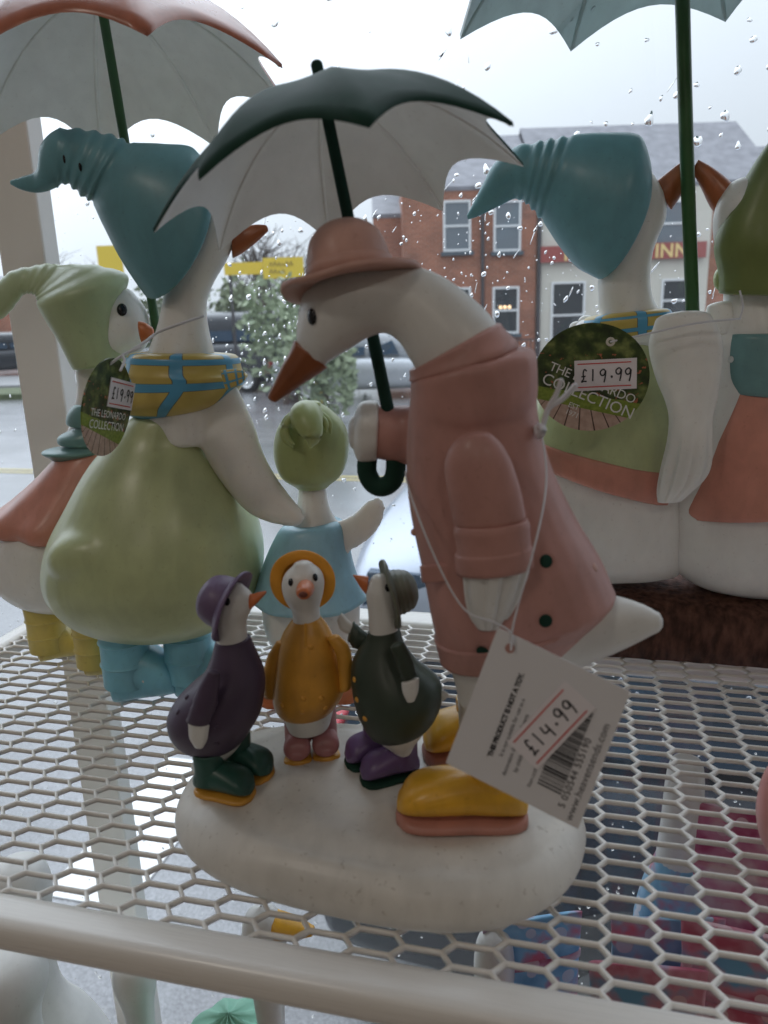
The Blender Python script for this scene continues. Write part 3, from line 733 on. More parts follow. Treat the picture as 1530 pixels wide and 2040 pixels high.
# ================================================================== FIGURINES
def foot_mesh(T, Hl, z, wid, hgt, shaft_h, shaft_r, sole_h, bands=0):
    """boot from heel point to toe point on a level z: (upper, sole) meshes"""
    T = np.array((T[0], T[1], z)); Hl = np.array((Hl[0], Hl[1], z)); f = nrm(T - Hl); L = np.linalg.norm(T - Hl); s = np.array((f[1], -f[0], 0)); up = np.array((0., 0, 1))
    S = [(.02, .40, .5), (.08, .62, .76), (.22, .78, .97), (.42, .83, 1.0), (.62, .94, .91), (.8, 1.0, .78), (.92, .86, .58), (.985, .5, .3)]
    C = [Hl + f * L * a + up * (sole_h + hgt * h / 2) for a, w, h in S]; A = [s * wid / 2 * w for a, w, h in S]; D = [up * hgt * h / 2 for a, w, h in S]
    foot = tube_mesh(catmull(C, 3), catmull(A, 3), catmull(D, 3), 24, (.3, .3), None, 2.2)
    if shaft_h > 0:
        q = Hl + f * L * .27
        k = [0, .3, .34, .38, .64, .68, .72, .98, 1.0] if bands else [0, .5, 1.0]
        rr = [1, 1, 1.06, 1, .98, 1.05, .99, 1.03, 1.0] if bands else [1, .97, 1.0]
        pr = [(shaft_r * r, sole_h + hgt * .3 + (shaft_h - sole_h - hgt * .3) * a) for a, r in zip(k, rr)] + [(shaft_r * .8, shaft_h)]
        foot = join(foot, lathe(q, up, smooth_prof(pr, 3), 28))
    C2 = [Hl + f * L * a + up * sole_h / 2 for a, w, h in S]; A2 = [s * wid / 2 * (w * 1.0 + .03) for a, w, h in S]; D2 = [up * sole_h / 2 * .999 for _ in S]
    sole = tube_mesh(catmull(C2, 3), catmull(A2, 3), catmull(D2, 3), 24, (.5, .5), None, 2.7)
    return foot, sole
def boot(parent, toe, heel, z, wid, hgt, mat, solemat, sole_h, shaft_h=0, shaft_r=0, bands=0, y=None):
    T = onz(*toe, z); Hl = onz(*heel, z) if len(heel) == 2 else np.array(heel)
    if solemat is None: sole_h = .0003
    a, b = foot_mesh(T, Hl, z, wid, hgt, shaft_h, shaft_r, sole_h, bands)
    o = add('boot', a, mat, parent)
    if solemat is not None: add('sole', b, solemat, o)
    return o
def lathe_hat(u, v, y, axpx, tilt, crown, brim, hgt, stripes=0, squash=1.0, brimdrop=.0, k=1.0, thick=4.0):
    """bucket hat: pixel sizes, axis given as image direction plus a tilt along the view"""
    c = pt(u, v, y); s = px(c) * k; ax = nrm(CR * axpx[0] + CD * axpx[1] + CF * tilt)
    cr = [(crown * 1.02, 0), (crown * 1.0, hgt * .25), (crown * .94, hgt * .5), (crown * .8, hgt * .75), (crown * .5, hgt * .93), (crown * .2, hgt * .99), (.5, hgt)]
    cr = catmull(cr, 5)
    if stripes:
        cr = np.array([(r * (1 + .018 * math.sin(h / hgt * stripes * 6.283) * (h < hgt * .7)), h) for r, h in cr])
    under = [(.5, hgt * .4), (crown * .9, hgt * .3), (crown * .92, -1)]
    bu = [(crown * 1.0, -thick - brimdrop * .0), (brim * .8, -thick - brimdrop * .6), (brim * .98, -thick - brimdrop)]
    bt = [(brim, -thick * .5 - brimdrop), (brim * .99, -brimdrop * .95), (brim * .85, -brimdrop * .5 + 1), (crown * 1.12, .5), (crown * 1.03, 3)]
    pr = [(r * s, h * s) for r, h in under + bu + bt + [tuple(x) for x in cr]]
    return lathe(c, ax, pr, 48, lambda i, t: (.028 * brim * s * (math.sin(3 * t + 1) + .5 * math.sin(5 * t)) * (i in (4, 5, 6, 7, 8)) ), squash)

# ------------------------------------------------------------------ umbrellas
def umbrella(parent, C, N, r, ph, h, outer, inner, pole_pts, pole_r, polemat, finial=True, scal=.165, sgn=1):
    C = np.array(C, float); N = nrm(N); e1 = nrm(np.cross((0, 1, 0), N)); e2 = np.cross(N, e1); K, S, n = 8, 14, 12
    def surf(s, k, w, off, cut=1.0):
        # s: crown -> rim, w: 0..1 across panel k
        e = 4 * w * (1 - w); rim = 1 - scal * e
        rho = s * rim; a = ph + sgn * 2 * math.pi * (k + w) / K
        chord = math.cos(math.pi / K) / math.cos(math.pi / K * (2 * w - 1))  # flat cloth between ribs
        rho_ = rho * (1 - .75 * (1 - chord) * s)
        z = h * (1 - (.22 * rho + .78 * rho ** 2.6)) - .05 * r * e * s * (1 - .6 * s)
        return C + (e1 * math.cos(a) + e2 * math.sin(a)) * r * rho_ + N * (z + off)
    def shell(off):
        V = [C + N * (h + off)]; Fc = []
        for i in range(1, S + 1):
            for k in range(K):
                for j in range(n): V.append(surf(i / S, k, j / n, off))
        m = K * n
        for j in range(m): Fc.append((0, 1 + j, 1 + (j + 1) % m))
        for i in range(S - 1):
            for j in range(m):
                q = (j + 1) % m; a = 1 + i * m; Fc.append((a + j, a + m + j, a + m + q, a + q))
        return np.array(V), Fc
    t = r * .022
    o_, i_ = shell(t), shell(0)
    m = K * n; b = 1 + (S - 1) * m; no = len(o_[0])
    Vo = np.vstack([o_[0], i_[0][b:b + m]]); can = add('umbrella_canopy', (Vo, list(o_[1]) + [(b + j, no + j, no + (j + 1) % m, b + (j + 1) % m) for j in range(m)]), outer, parent)
    add('lining', (np.array(i_[0]), [tuple(reversed(f)) for f in i_[1]]), inner, can)
    for k in range(K):
        add('rib', pipe([surf(s, k, 0.0, -t * .1) for s in (.05, .3, .55, .8, .985)], [t * .55] * 4 + [t * .4], 6, 4), inner, can)
    if pole_pts is not None: add('umbrella_pole', pipe(pole_pts, pole_r, 14, 4), polemat, can)
    return can

# ------------------------------------------------------------------ 1. stooping goose with three ducklings on a white base
ZB = .0226
fig = thing('goose_figurine', 'stooping goose in pink coat and hat with green umbrella and three ducklings on white base', 'figurine', (-.0684, .2347, 0))
def pebble(cx, cy, a, b, rot, h):
    th = np.linspace(0, 2 * math.pi, 72, endpoint=False); e = 2 / 2.5; V, Fc = [], []
    c = np.sign(np.cos(th)) * np.abs(np.cos(th)) ** e; s = np.sign(np.sin(th)) * np.abs(np.sin(th)) ** e
    pr = smooth_prof([(.84, .0), (.95, .18), (1, .43), (.975, .68), (.90, .87), (.78, .97), (.6, 1.0), (.3, 1.0)], 4)
    for k, (r, z) in enumerate(pr):
        w = 1 + .012 * np.sin(3 * th + 1) * (r > .7) + .008 * np.sin(5 * th)
        x, y = a * r * c * w, b * r * s * w
        V.append(np.stack([cx + x * math.cos(rot) - y * math.sin(rot), cy + x * math.sin(rot) + y * math.cos(rot), np.full(72, z * h) + .0006 * np.sin(2 * th + k) * (z > .9)], 1))
    n = 72; V = np.vstack(V)
    for i in range(len(pr) - 1):
        for j in range(n): k = (j + 1) % n; Fc.append((i * n + j, i * n + k, (i + 1) * n + k, (i + 1) * n + j))
    Fc.append(list(range(n))[::-1]); Fc.append([(len(pr) - 1) * n + j for j in range(n)])
    return V, Fc, None
add('base', pebble(-.0684, .2347, .0752, .0464, -.0865, ZB), resin('white_base', (.70, .67, .62), .45, .10, .25, 45, dirt=.5), fig)

GY = .229
neck = loft([(845, 765, 1010, 690), (835, 745, 1000, 660), (815, 712, 968, 618), (796, 682, 915, 572), (768, 664, 862, 541), (735, 672, 790, 520), (700, 694, 715, 508), (670, 712, 650, 520), (650, 725, 608, 570), (642, 732, 592, 640), (630, 729, 590, 682)], GY, .80, caps=(0, .25))
tail = loft([(1020, 1180, 1000, 1390), (1110, 1180, 1060, 1375), (1180, 1182, 1150, 1330), (1235, 1190, 1225, 1300), (1282, 1205, 1278, 1276), (1308, 1218, 1306, 1262)], GY, .75, caps=(.3, .8),
            disp=lambda t, x: 1 + .02 * math.cos(6 * x) * (t > .5))
rump = loft([(880, 1240, 1170, 1240), (890, 1300, 1150, 1290), (905, 1350, 1100, 1340), (915, 1395, 1060, 1400)], GY, .8, caps=(.2, .2))
leg1 = loft([(905, 1330, 975, 1330, .246), (912, 1400, 968, 1400, .248), (915, 1470, 960, 1470, .25)], .246, .9, caps=(0, 0))
leg2 = loft([(940, 1340, 1030, 1340, .222), (945, 1440, 1025, 1440, .218), (950, 1540, 1020, 1540, .216)], .22, .9, caps=(0, 0))
goose = add('goose', fuse(join(neck, loft([(850, 740, 985, 700), (845, 850, 1040, 840), (850, 1000, 1080, 1000), (880, 1150, 1160, 1150), (900, 1260, 1140, 1260)], GY, .6), tail, rump, leg1, leg2), .0011, 4), WHITE, fig)
beak = loft([(652, 733, 586, 678), (640, 742, 578, 700), (616, 757, 563, 726), (582, 780, 546, 764), (552, 800, 534, 789)], GY, .72, caps=(.1, .7),
            disp=lambda t, x: 1 - .14 * math.exp(-((abs(x - math.pi * 1.5) - .35) / .16) ** 2) * (t < .97))
add('beak', beak, BEAK, goose)
stud(neck, 621, 631, 13.5, 5, 'eye', BLACK, goose, 1.25)
# coat
def coatdisp(t, x): return 1 + .006 * math.sin(9 * t + 3 * x) + .004 * math.sin(5 * x)
coat = loft([(830, 735, 1000, 680), (818, 790, 1060, 770), (812, 850, 1074, 840), (811, 920, 1094, 915), (816, 990, 1122, 980), (828, 1060, 1155, 1045), (845, 1140, 1195, 1112), (858, 1215, 1221, 1172), (868, 1260, 1222, 1200), (877, 1302, 1150, 1268)], GY, .80, caps=(0, .05), disp=coatdisp, sub=5)
def fold(t, x): return 1 + .022 * math.sin(3 * x + 4 * t) + .012 * math.sin(7 * x - 5 * t) + .02 * math.sin(t * 9)
hood = (loft([(822, 752, 1030, 690), (818, 757, 1062, 700), (817, 785, 1072, 728), (820, 820, 1070, 775), (826, 850, 1066, 812)], GY, .88, caps=(.05, .1), disp=fold))
SY = .2085
sleeve = loft([(908, 876, 982, 866), (893, 895, 1000, 884), (884, 930, 1018, 915), (893, 990, 1038, 975), (905, 1048, 1050, 1036)], SY, .62, caps=(.45, .1))
coat_o = add('coat', fuse(join(coat, hood, sleeve), .0009, 7), PINK, goose)
hem = loft([(866, 1262, 1214, 1196), (873, 1288, 1180, 1240), (878, 1310, 1148, 1276)], GY, .83, caps=(.02, .02)); add('coat_hem', hem, PINK, coat_o)
add('collar', loft([(826, 735, 985, 645), (815, 738, 1000, 650), (818, 752, 1022, 672), (824, 758, 1032, 692)], GY - .001, .88, caps=(.05, .1), disp=fold), PINK, coat_o)
add('cuff', loft([(906, 1046, 1052, 1035), (903, 1058, 1056, 1046), (907, 1074, 1057, 1062), (909, 1098, 1059, 1086), (905, 1106, 1062, 1094), (908, 1140, 1064, 1128)], SY, .66, caps=(.05, .1)), PINK, coat_o)
def feather(k): return lambda t, x: 1 - .28 * max(0, math.sin(k * x)) ** 3 * min(1, max(0, t - .02) * 9)
add('wing', loft([(918, 1130, 1056, 1120), (922, 1150, 1054, 1142), (926, 1190, 1040, 1180), (934, 1225, 1022, 1220), (950, 1250, 1000, 1248)], SY - .001, .55, n=64, caps=(.05, .5), disp=feather(9)), WHITE, goose)
add('pocket_flap', loft([(836, 1128, 905, 1122), (838, 1142, 908, 1136), (841, 1160, 908, 1153)], GY - .0165, .22, caps=(.2, .2)), PINK, coat_o)
# far arm round the pole
HY = .2475
add('sleeve', loft([(845, 812, 848, 930, .238), (812, 808, 812, 925), (778, 808, 776, 918), (748, 806, 744, 912)], HY, .8, caps=(.1, .1)), PINK, coat_o)
def fingers(t, x): return 1 + .05 * abs(math.sin(4 * x))
add('wing', loft([(752, 802, 748, 915), (735, 800, 728, 917), (716, 806, 712, 914), (705, 830, 703, 892)], HY, .85, n=64, caps=(.1, .4), disp=fingers), WHITE, goose)
for u, v in ((1088, 1118), (1087, 1237), (962, 1299)):
    p, nn = hit(coat, u, v) 
    stud(coat, u, v, 14, 3, 'button', DKGREEN, coat_o)
    if p is not None: s = px(p); add('button_rim', lathe(p, nn, [(.0001, -.0003), (17 * s, -.0003), (18.5 * s, .0002), (20 * s, -.0002)], 24), PINK, coat_o)
stud(coat, 1186, 1130, 9, 2, 'button', PINK2, coat_o); stud(coat, 820, 770, 9, 7, 'button', MUSTARD, coat_o, 1.4)
for v in (1060, 1150, 1230): stud(coat, 826 + (v - 1060) * .17, v, 8, 8, 'button', PINK2, coat_o)
# hat
add('hat', lathe_hat(699, 552, GY - .001, (-.16, -.985), -.05, 84, 143, 112, 0, .92, 6, thick=12), PINK2, goose)
add('hat_band', lathe(pt(699, 552, GY - .001), CR * -.16 + CD * -.985 + CF * -.05, [(r * px(pt(699, 552, GY)), h * px(pt(699, 552, GY))) for r, h in ((84, 2), (88, 6), (89, 16), (87, 26), (82.5, 30))], 48, None, .92), PINK2, goose)
# boots
for toe, heel, y_ in (((793, 1632), (1050, 1645), 0), ((846, 1512), (985, 1500), 0)):
    boot(goose, toe, heel, ZB - .001, .020, .0155, YELLOW, PINKD, .0052, .024, .0075)
# umbrella, its centre and axis fitted to the eight tips
UC, UN = np.array((-.0732, .2501, .2231)), nrm((-.1987, .0651, 1))
pp = [UC + UN * t for t in (.0402, .02, -.02, -.078)]
hp = [UC + UN * -.06, pt(762, 830, HY), pt(735, 880, HY), pt(728, 935, HY), pt(757, 970, HY), pt(787, 935, HY), pt(790, 900, HY)]
um = umbrella(fig, UC, UN, .060, 7.4824 + math.pi - .0, .0335, DKGREEN, LINING, pp, [.0019, .0019, .0020, .0022], DKGREEN)
add('handle', pipe([pt(733, 905, HY), pt(731, 938, HY), pt(742, 962, HY), pt(760, 970, HY), pt(780, 960, HY), pt(788, 938, HY), pt(788, 900, HY)], .0034, 14), DKGREEN, um)

# --- ducklings, each cast onto the base
def duckling(name_mats, y, coat_r, under_r, neck_r, beak_r, eyes, hat, sleeves, wings, boots, buttons=(), beakm=None, extra=None, dep=.85):
    cm, hm, bm_, sm_ = name_mats
    nk = loft(neck_r, y, .9, caps=(.1, .5)); un = loft(under_r, y, .85, caps=(.1, .3))
    core = [(r[0] * .8 + r[2] * .2, r[1] * .8 + r[3] * .2, r[0] * .2 + r[2] * .8, r[1] * .2 + r[3] * .8) for r in coat_r]
    b = add('duckling', fuse(join(nk, un, loft(core, y, dep * .9, caps=(.3, .3))), .0008, 3), WHITE, fig)
    ct = loft(coat_r, y, dep, caps=(.05, .12), disp=lambda t, x: 1 + .008 * math.sin(4 * x + 6 * t)); c = add('coat', ct, cm, b)
    if beak_r is not None: add('beak', beakm or loft(beak_r, y, .8, caps=(.05, .6)), ORANGE if not beakm else ORANGE, b)
    for e in eyes: stud(nk, *e, 6.0, 3, 'eye', BLACK, b, 1.35)
    add('hat', hat, hm, b)
    for s in sleeves: add('sleeve', loft(s[0], s[1], .8, caps=(.4, .15), disp=lambda t, x: 1 + .07 * math.sin(t * 34) * (t > .55)), cm, b)
    for w in wings: add('wing', loft(w[0], w[1], .5, caps=(.3, .5), n=40, disp=lambda t, x: 1 + .04 * math.sin(6 * x)), WHITE, b)
    for toe, heel, w, h, sh, sr in boots: boot(b, toe, heel, ZB - .0008, w, h, bm_, sm_, .0028, sh, sr)
    for u, v, m in buttons: stud(ct, u, v, 6, 3.5, 'button', m, c)
    return b, ct
YP = float((onz(503, 1590, ZB)[1] + onz(540, 1550, ZB)[1]) / 2)
pd, _ = duckling((PURPLE, PURPLEH, TEALG, MUSTARD), YP,
    [(431, 1274, 497, 1272), (429, 1284, 500, 1282), (422, 1310, 513, 1312), (408, 1338, 522, 1338), (378, 1364, 525, 1362), (352, 1392, 522, 1395), (340, 1421, 515, 1428), (348, 1453, 500, 1453), (370, 1478, 484, 1476), (404, 1497, 455, 1496)],
    [(362, 1462, 488, 1470), (385, 1490, 470, 1495), (400, 1512, 452, 1512), (404, 1530, 446, 1528)],
    [(434, 1285, 493, 1284), (433, 1260, 490, 1258), (428, 1232, 491, 1234), (428, 1208, 503, 1208), (440, 1182, 500, 1186), (458, 1164, 486, 1170)],
    [(482, 1214, 492, 1182), (498, 1213, 503, 1184), (514, 1199, 515, 1180), (530, 1182, 529, 1177)], [(453, 1199)],
    lathe_hat(452, 1203, YP, (-.92, -.38), .12, 53, 76, 58, 0, 1, 10, thick=6),
    [([(414, 1336, 438, 1342), (396, 1368, 434, 1384), (384, 1400, 430, 1412), (373, 1432, 416, 1442)], YP - .0155)],
    [([(376, 1436, 416, 1446), (378, 1468, 412, 1474), (388, 1488, 404, 1490)], YP - .016)],
    [((505, 1592), (392, 1578), .0125, .0105, .0175, .0054), ((541, 1553), (455, 1538), .0125, .0105, .0175, .0052)],
    [(431, 1447, PURPLE), (432, 1482, PURPLE), (354, 1418, PURPLE), (372, 1388, PURPLE)])
YY = float(onz(625, 1508, ZB)[1])
hb = pt(608, 1176, YY - .011); s_ = px(hb)
yb = tube_mesh(catmull([hb + CF * .006, hb + CF * .0015 + CD * -.0005, hb - CF * .004 + CD * .0002, hb - CF * .0062 + CD * .0005], 3), catmull([CR * 14 * s_, CR * 18 * s_, CR * 16 * s_, CR * 12 * s_], 3), catmull([CD * 15 * s_, CD * 18 * s_, CD * 15 * s_, CD * 11 * s_], 3), 20, (.1, .3))
yd, yct = duckling((MUSTARD, ORANGEH, PINKB, MUSTARD), YY,
    [(584, 1232, 637, 1230), (578, 1240, 643, 1238), (566, 1258, 654, 1255), (556, 1285, 666, 1282), (551, 1320, 675, 1315), (547, 1360, 684, 1355), (547, 1387, 684, 1382), (557, 1413, 668, 1410), (580, 1428, 648, 1426)],
    [(560, 1400, 668, 1398), (570, 1432, 660, 1430), (577, 1450, 655, 1448)],
    [(582, 1250, 640, 1248), (584, 1232, 637, 1230), (582, 1212, 636, 1210), (569, 1190, 642, 1187), (563, 1165, 645, 1162), (568, 1142, 638, 1140), (584, 1126, 622, 1125)],
    [0], [(579, 1160), (628, 1150)], lathe_hat(603, 1157, YY + .004, (.04, -.30), .95, 44, 66, 40, 0, 1, 0, thick=4),
    [([(550, 1278, 572, 1284), (532, 1310, 560, 1320), (525, 1348, 558, 1355), (527, 1386, 557, 1388)], YY - .003), ([(652, 1272, 676, 1268), (668, 1300, 697, 1292), (674, 1336, 702, 1330), (676, 1376, 700, 1370)], YY - .003)], [],
    [((593, 1530), onz(597, 1485, ZB), .0105, .0095, .0215, .0052), ((652, 1522), onz(646, 1478, ZB), .0105, .0095, .0215, .0052)],
    [(619, 1289, MUSTARD), (604, 1392, MUSTARD), (602, 1418, MUSTARD), (649, 1411, MUSTARD), (640, 1391, MUSTARD), (561, 1405, MUSTARD)], beakm=yb)
add('nostril_mouth', ell(hb - CF * .0068 + CD * .0008, CR * 9 * s_, CD * 6 * s_, CF * .0007, 12, 8), resin('mouth_dark', (.14, .03, .015), .5), yd)
add('button_band', loft([(606, 1242, 612, 1242), (606, 1290, 612, 1290)], YY - .0162, .3, caps=(.2, .2)), MUSTARD, yd)
YGd = float((onz(725, 1556, ZB)[1] + onz(700, 1528, ZB)[1]) / 2)
gd, _ = duckling((OLIVED, OLIVEH, PURPLEB, DKGREEN), YGd,
    [(734, 1257, 795, 1252), (731, 1268, 798, 1262), (714, 1292, 806, 1287), (702, 1320, 832, 1324), (702, 1358, 866, 1352), (709, 1398, 881, 1374), (722, 1430, 878, 1410), (740, 1459, 858, 1445), (764, 1474, 820, 1467)],
    [(735, 1440, 858, 1432), (756, 1470, 848, 1455), (778, 1490, 828, 1482), (792, 1505, 820, 1500)],
    [(738, 1266, 792, 1264), (735, 1245, 796, 1248), (734, 1220, 795, 1225), (731, 1195, 793, 1200), (730, 1172, 790, 1178), (740, 1150, 780, 1155)],
    [(734, 1149, 729, 1184), (722, 1147, 718, 1170), (704, 1145, 705, 1149)], [(772, 1171)],
    lathe_hat(783, 1182, YGd, (.965, -.24), .10, 45, 71, 50, 5, 1, 4, thick=6),
    [([(778, 1290, 804, 1280), (790, 1322, 820, 1312), (798, 1352, 830, 1344)], YGd - .0155), ([(722, 1292, 731, 1262), (706, 1290, 718, 1252), (693, 1276, 706, 1240)], YGd + .004)],
    [([(800, 1360, 834, 1352), (803, 1380, 833, 1376), (811, 1398, 826, 1396)], YGd - .0165), ([(692, 1262, 706, 1248), (678, 1254, 692, 1234), (672, 1238, 682, 1222)], YGd + .004), ([(866, 1366, 868, 1404), (882, 1374, 884, 1396), (892, 1380, 893, 1388)], YGd)],
    [((720, 1562), (834, 1542), .0125, .0105, .0185, .0056), ((690, 1528), (775, 1512), .0125, .0105, .0185, .0052)],
    [(707, 1303, MUSTARD), (706, 1354, MUSTARD), (711, 1394, MUSTARD), (727, 1432, MUSTARD)])

# ------------------------------------------------------------------ 2. family of geese under a coral umbrella, at the left
LY, LY2, LY3 = .322, .358, .330
lf = thing('goose_family_figurine', 'tall goose in pale green dress with two young geese under a coral umbrella', 'figurine', (onz(290, 1405)[0], onz(290, 1405)[1], 0))
def ruffle(t0, t1, k, amp=.06): return lambda t, x: 1 + amp * math.sin(k * 6.283 * t + .6 * math.sin(x)) * (t0 < t < t1)
# tall goose
nk = loft([(288, 745, 432, 745), (300, 705, 424, 710), (318, 650, 411, 650), (328, 600, 409, 602), (338, 560, 424, 560), (352, 520, 450, 515), (365, 480, 466, 470), (385, 435, 470, 425)], LY, .9, caps=(0, .5))
wing = loft([(392, 800, 470, 765), (392, 855, 503, 838), (412, 912, 524, 902), (448, 968, 548, 948), (492, 1018, 578, 990), (545, 1043, 602, 1018), (590, 1049, 609, 1034)], LY - .004, .45, caps=(.4, .5), n=48, disp=lambda t, x: 1 + .16 * math.sin(7 * x) * max(0, t - .45))
tg = add('goose', fuse(join(nk, wing, loft([(270, 745, 450, 745), (290, 820, 440, 820), (300, 880, 440, 880)], LY, .8, caps=(.1, .1))), .0016, 4), WHITE_LIT, lf)
body = loft([(270, 828, 402, 835), (236, 868, 405, 885), (190, 925, 440, 935), (152, 1000, 482, 1000), (124, 1060, 505, 1058), (114, 1118, 515, 1112), (124, 1168, 512, 1158, None, .8), (160, 1214, 496, 1206, None, .74), (225, 1246, 452, 1242, None, .7), (300, 1262, 385, 1261, None, .7)], LY, .86, caps=(.15, .12))
bp = pt(208, 1104, LY - .027); s_ = px(bp)
bump = ell(bp, CR * 112 * s_ - CD * 10 * s_, CD * 66 * s_, CF * .020, 24, 16)
dress = fuse(join(body, bump), .0017, 13); dr = add('dress', dress, GREEN, tg)
add('scarf', loft([(268, 703, 462, 708), (262, 716, 470, 720), (256, 738, 478, 742), (264, 752, 484, 752), (256, 775, 478, 770), (246, 800, 446, 802), (262, 822, 400, 824), (280, 832, 340, 834)], LY - .002, .82, caps=(.05, .1), n=40, disp=lambda t, x: 1 + .018 * math.sin(t * 20) + .01 * math.sin(5 * x)), TARTAN, tg)
add('scarf_end', loft([(440, 738, 452, 778), (468, 735, 474, 768), (486, 738, 488, 758)], LY - .03, .4, caps=(.3, .5)), TARTAN, tg)
add('beak', loft([(464, 515, 462, 458), (484, 504, 484, 452), (510, 484, 510, 447), (533, 462, 528, 448)], LY + .004, .8, caps=(.1, .6)), resin('amber_beak', (.42, .13, .05), .3, .25), tg)
hat = loft([(284, 582, 415, 372, None, .78, .42), (266, 556, 412, 335, None, .78, .38), (236, 505, 385, 297, None, .78, .22), (205, 440, 322, 286), (186, 404, 258, 283), (170, 394, 232, 272), (150, 378, 196, 263), (132, 366, 158, 257), (112, 374, 112, 258), (92, 382, 80, 290), (68, 384, 72, 338), (42, 378, 44, 352), (22, 368, 22, 359)], LY - .004, .78, caps=(.12, .5), sub=6, disp=ruffle(.33, .66, 14, .05))
ht = add('hat', hat, TEAL, tg)
for u, v in ((128, 317), (160, 333)): stud(hat, u, v, 3.5, 2, 'dot', BLACK, ht, 2.4)
for toe, heel in (((356, 1372), (226, 1398)), ((474, 1360), (350, 1388))):
    boot(tg, toe, heel, .0005, .030, .030, BLUE, None, 0, .044, .0122, 1)
stud(join(lathe(onz(262, 1395), (0, 0, 1), [(.0125, 0), (.0125, .04)], 28)), 288, 1355, 7, 4, 'boot_button', WHITE_LIT, tg)
# young goose in a coral cape, far left
nk = loft([(155, 812, 245, 812), (160, 770, 240, 770), (158, 730, 250, 726), (175, 690, 286, 690), (190, 650, 292, 648), (195, 612, 284, 612), (205, 580, 262, 582)], LY2, .9, caps=(0, .4))
bd = loft([(60, 1010, 262, 1010), (14, 1055, 262, 1050), (4, 1108, 262, 1110), (16, 1148, 258, 1150), (58, 1184, 245, 1186), (125, 1202, 220, 1204)], LY2, .85, caps=(.1, .15))
yg = add('young_goose', fuse(join(nk, bd, loft([(165, 800, 240, 800), (120, 900, 250, 900), (70, 1020, 250, 1020)], LY2, .7)), .0018, 4), WHITE_LIT, lf)
add('cape', loft([(150, 880, 232, 880), (122, 905, 246, 905), (82, 950, 256, 955), (40, 990, 262, 1002), (6, 1020, 266, 1040), (16, 1042, 262, 1062)], LY2, .88, caps=(.1, .04), n=64, disp=lambda t, x: 1 + .075 * t * t * math.sin(8 * x)), CORAL, yg)
add('scarf', loft([(150, 806, 232, 802), (140, 822, 238, 820), (138, 842, 238, 842), (152, 850, 236, 852), (124, 866, 234, 872), (122, 880, 230, 884), (134, 886, 226, 890), (92, 896, 222, 900), (104, 908, 205, 910)], LY2 - .004, .8, caps=(.1, .2), sub=5, disp=lambda t, x: 1 + .02 * math.sin(3 * x)), TEALS, yg)
yhat = loft([(152, 733, 252, 716), (138, 705, 246, 690), (122, 672, 238, 640), (104, 640, 238, 596), (88, 608, 244, 550), (80, 592, 180, 530), (72, 586, 122, 529), (60, 584, 92, 526), (46, 588, 62, 531), (28, 612, 22, 540), (6, 634, -12, 570), (-24, 642, -42, 606)], LY2 - .006, .86, caps=(.1, .5), sub=6, disp=ruffle(.42, .85, 16, .035))
add('hat', yhat, GREENH, yg)
stud(nk, 243, 617, 10, 6, 'eye', BLACK, yg, 1.3)
add('beak', loft([(276, 640, 284, 684), (288, 642, 293, 682), (300, 650, 300, 676)], LY2 - .012, .9, caps=(.2, .6)), ORANGE, yg)
for toe, heel in (((160, 1298), (80, 1318)), ((262, 1332), (172, 1346))): boot(yg, toe, heel, .0005, .024, .021, YBOOT, None, 0, .034, .0105, 1)
# duckling in a blue dress, arms out
nk = loft([(580, 1050, 672, 1045), (592, 1010, 655, 1010), (594, 960, 650, 960), (575, 900, 668, 900)], LY3, .9, caps=(0, .4))
ub = loft([(526, 1150, 706, 1150), (524, 1200, 716, 1210), (532, 1256, 712, 1260), (560, 1300, 690, 1302)], LY3, .68, caps=(.1, .2))
wr = loft([(668, 1040, 688, 1102), (702, 1024, 724, 1084), (734, 996, 757, 1050), (758, 990, 768, 1018)], LY3, .4, caps=(.4, .5), n=40, disp=lambda t, x: 1 + .05 * math.sin(6 * x) * t)
bd_ = add('young_duck', fuse(join(nk, ub, wr, loft([(560, 1080, 690, 1080), (540, 1160, 700, 1160)], LY3, .7)), .0016, 3), WHITE_LIT, lf)
add('dress', loft([(592, 1040, 662, 1034), (566, 1046, 684, 1046), (548, 1075, 692, 1080), (530, 1120, 698, 1122), (518, 1162, 712, 1168), (508, 1182, 726, 1200)], LY3, .92, caps=(.1, .03), n=48, disp=lambda t, x: 1 + .03 * t * math.sin(6 * x)), BLUED, bd_)
hm = loft([(590, 968, 655, 968), (562, 945, 680, 945), (549, 900, 693, 900), (556, 852, 686, 852), (580, 820, 660, 820), (605, 805, 640, 805)], LY3 - .002, .92, caps=(.25, .4))
hh = add('hat', hm, LIMEH, bd_)
p, nn = hit(hm, 612, 855); s_ = px(p)
add('hat_tip', pipe([p + CF * .01 - CD * .002, p - CF * .004 - CD * 22 * s_, p - CF * .011 - CD * 6 * s_ + CR * 8 * s_, p - CF * .013 + CD * 20 * s_ + CR * 16 * s_, p - CF * .012 + CD * 38 * s_ + CR * 12 * s_], [36 * s_, 34 * s_, 28 * s_, 19 * s_, 5 * s_], 18, 5), LIMEH, hh)
for k, r_ in enumerate((50, 43)): add('hat_fold', pipe([p - CF * (.0015 + .004 * k) + (CR * math.cos(a) * .95 + CD * math.sin(a) * .8) * r_ * s_ + CD * 4 * s_ for a in np.linspace(2.2, 6.4, 9)], [.0004] + [.0016] * 7 + [.0004], 10, 4), LIMEH, hh)
for toe, heel in (((525, 1412), (575, 1385)), ((705, 1402), (665, 1378))): boot(bd_, toe, heel, .0005, .022, .014, ORANGE, None, 0)
for u0, u1 in ((560, 610), (630, 685)): add('leg', loft([(u0, 1290, u1, 1290), (u0 + 4, 1350, u1 - 4, 1350), (u0 + 8, 1390, u1 - 8, 1390)], LY3, .9, caps=(0, 0)), ORANGE, bd_)
C2, N2 = np.array((-.2176, .3656, .2843)), nrm((-.0906, .0314, 1))
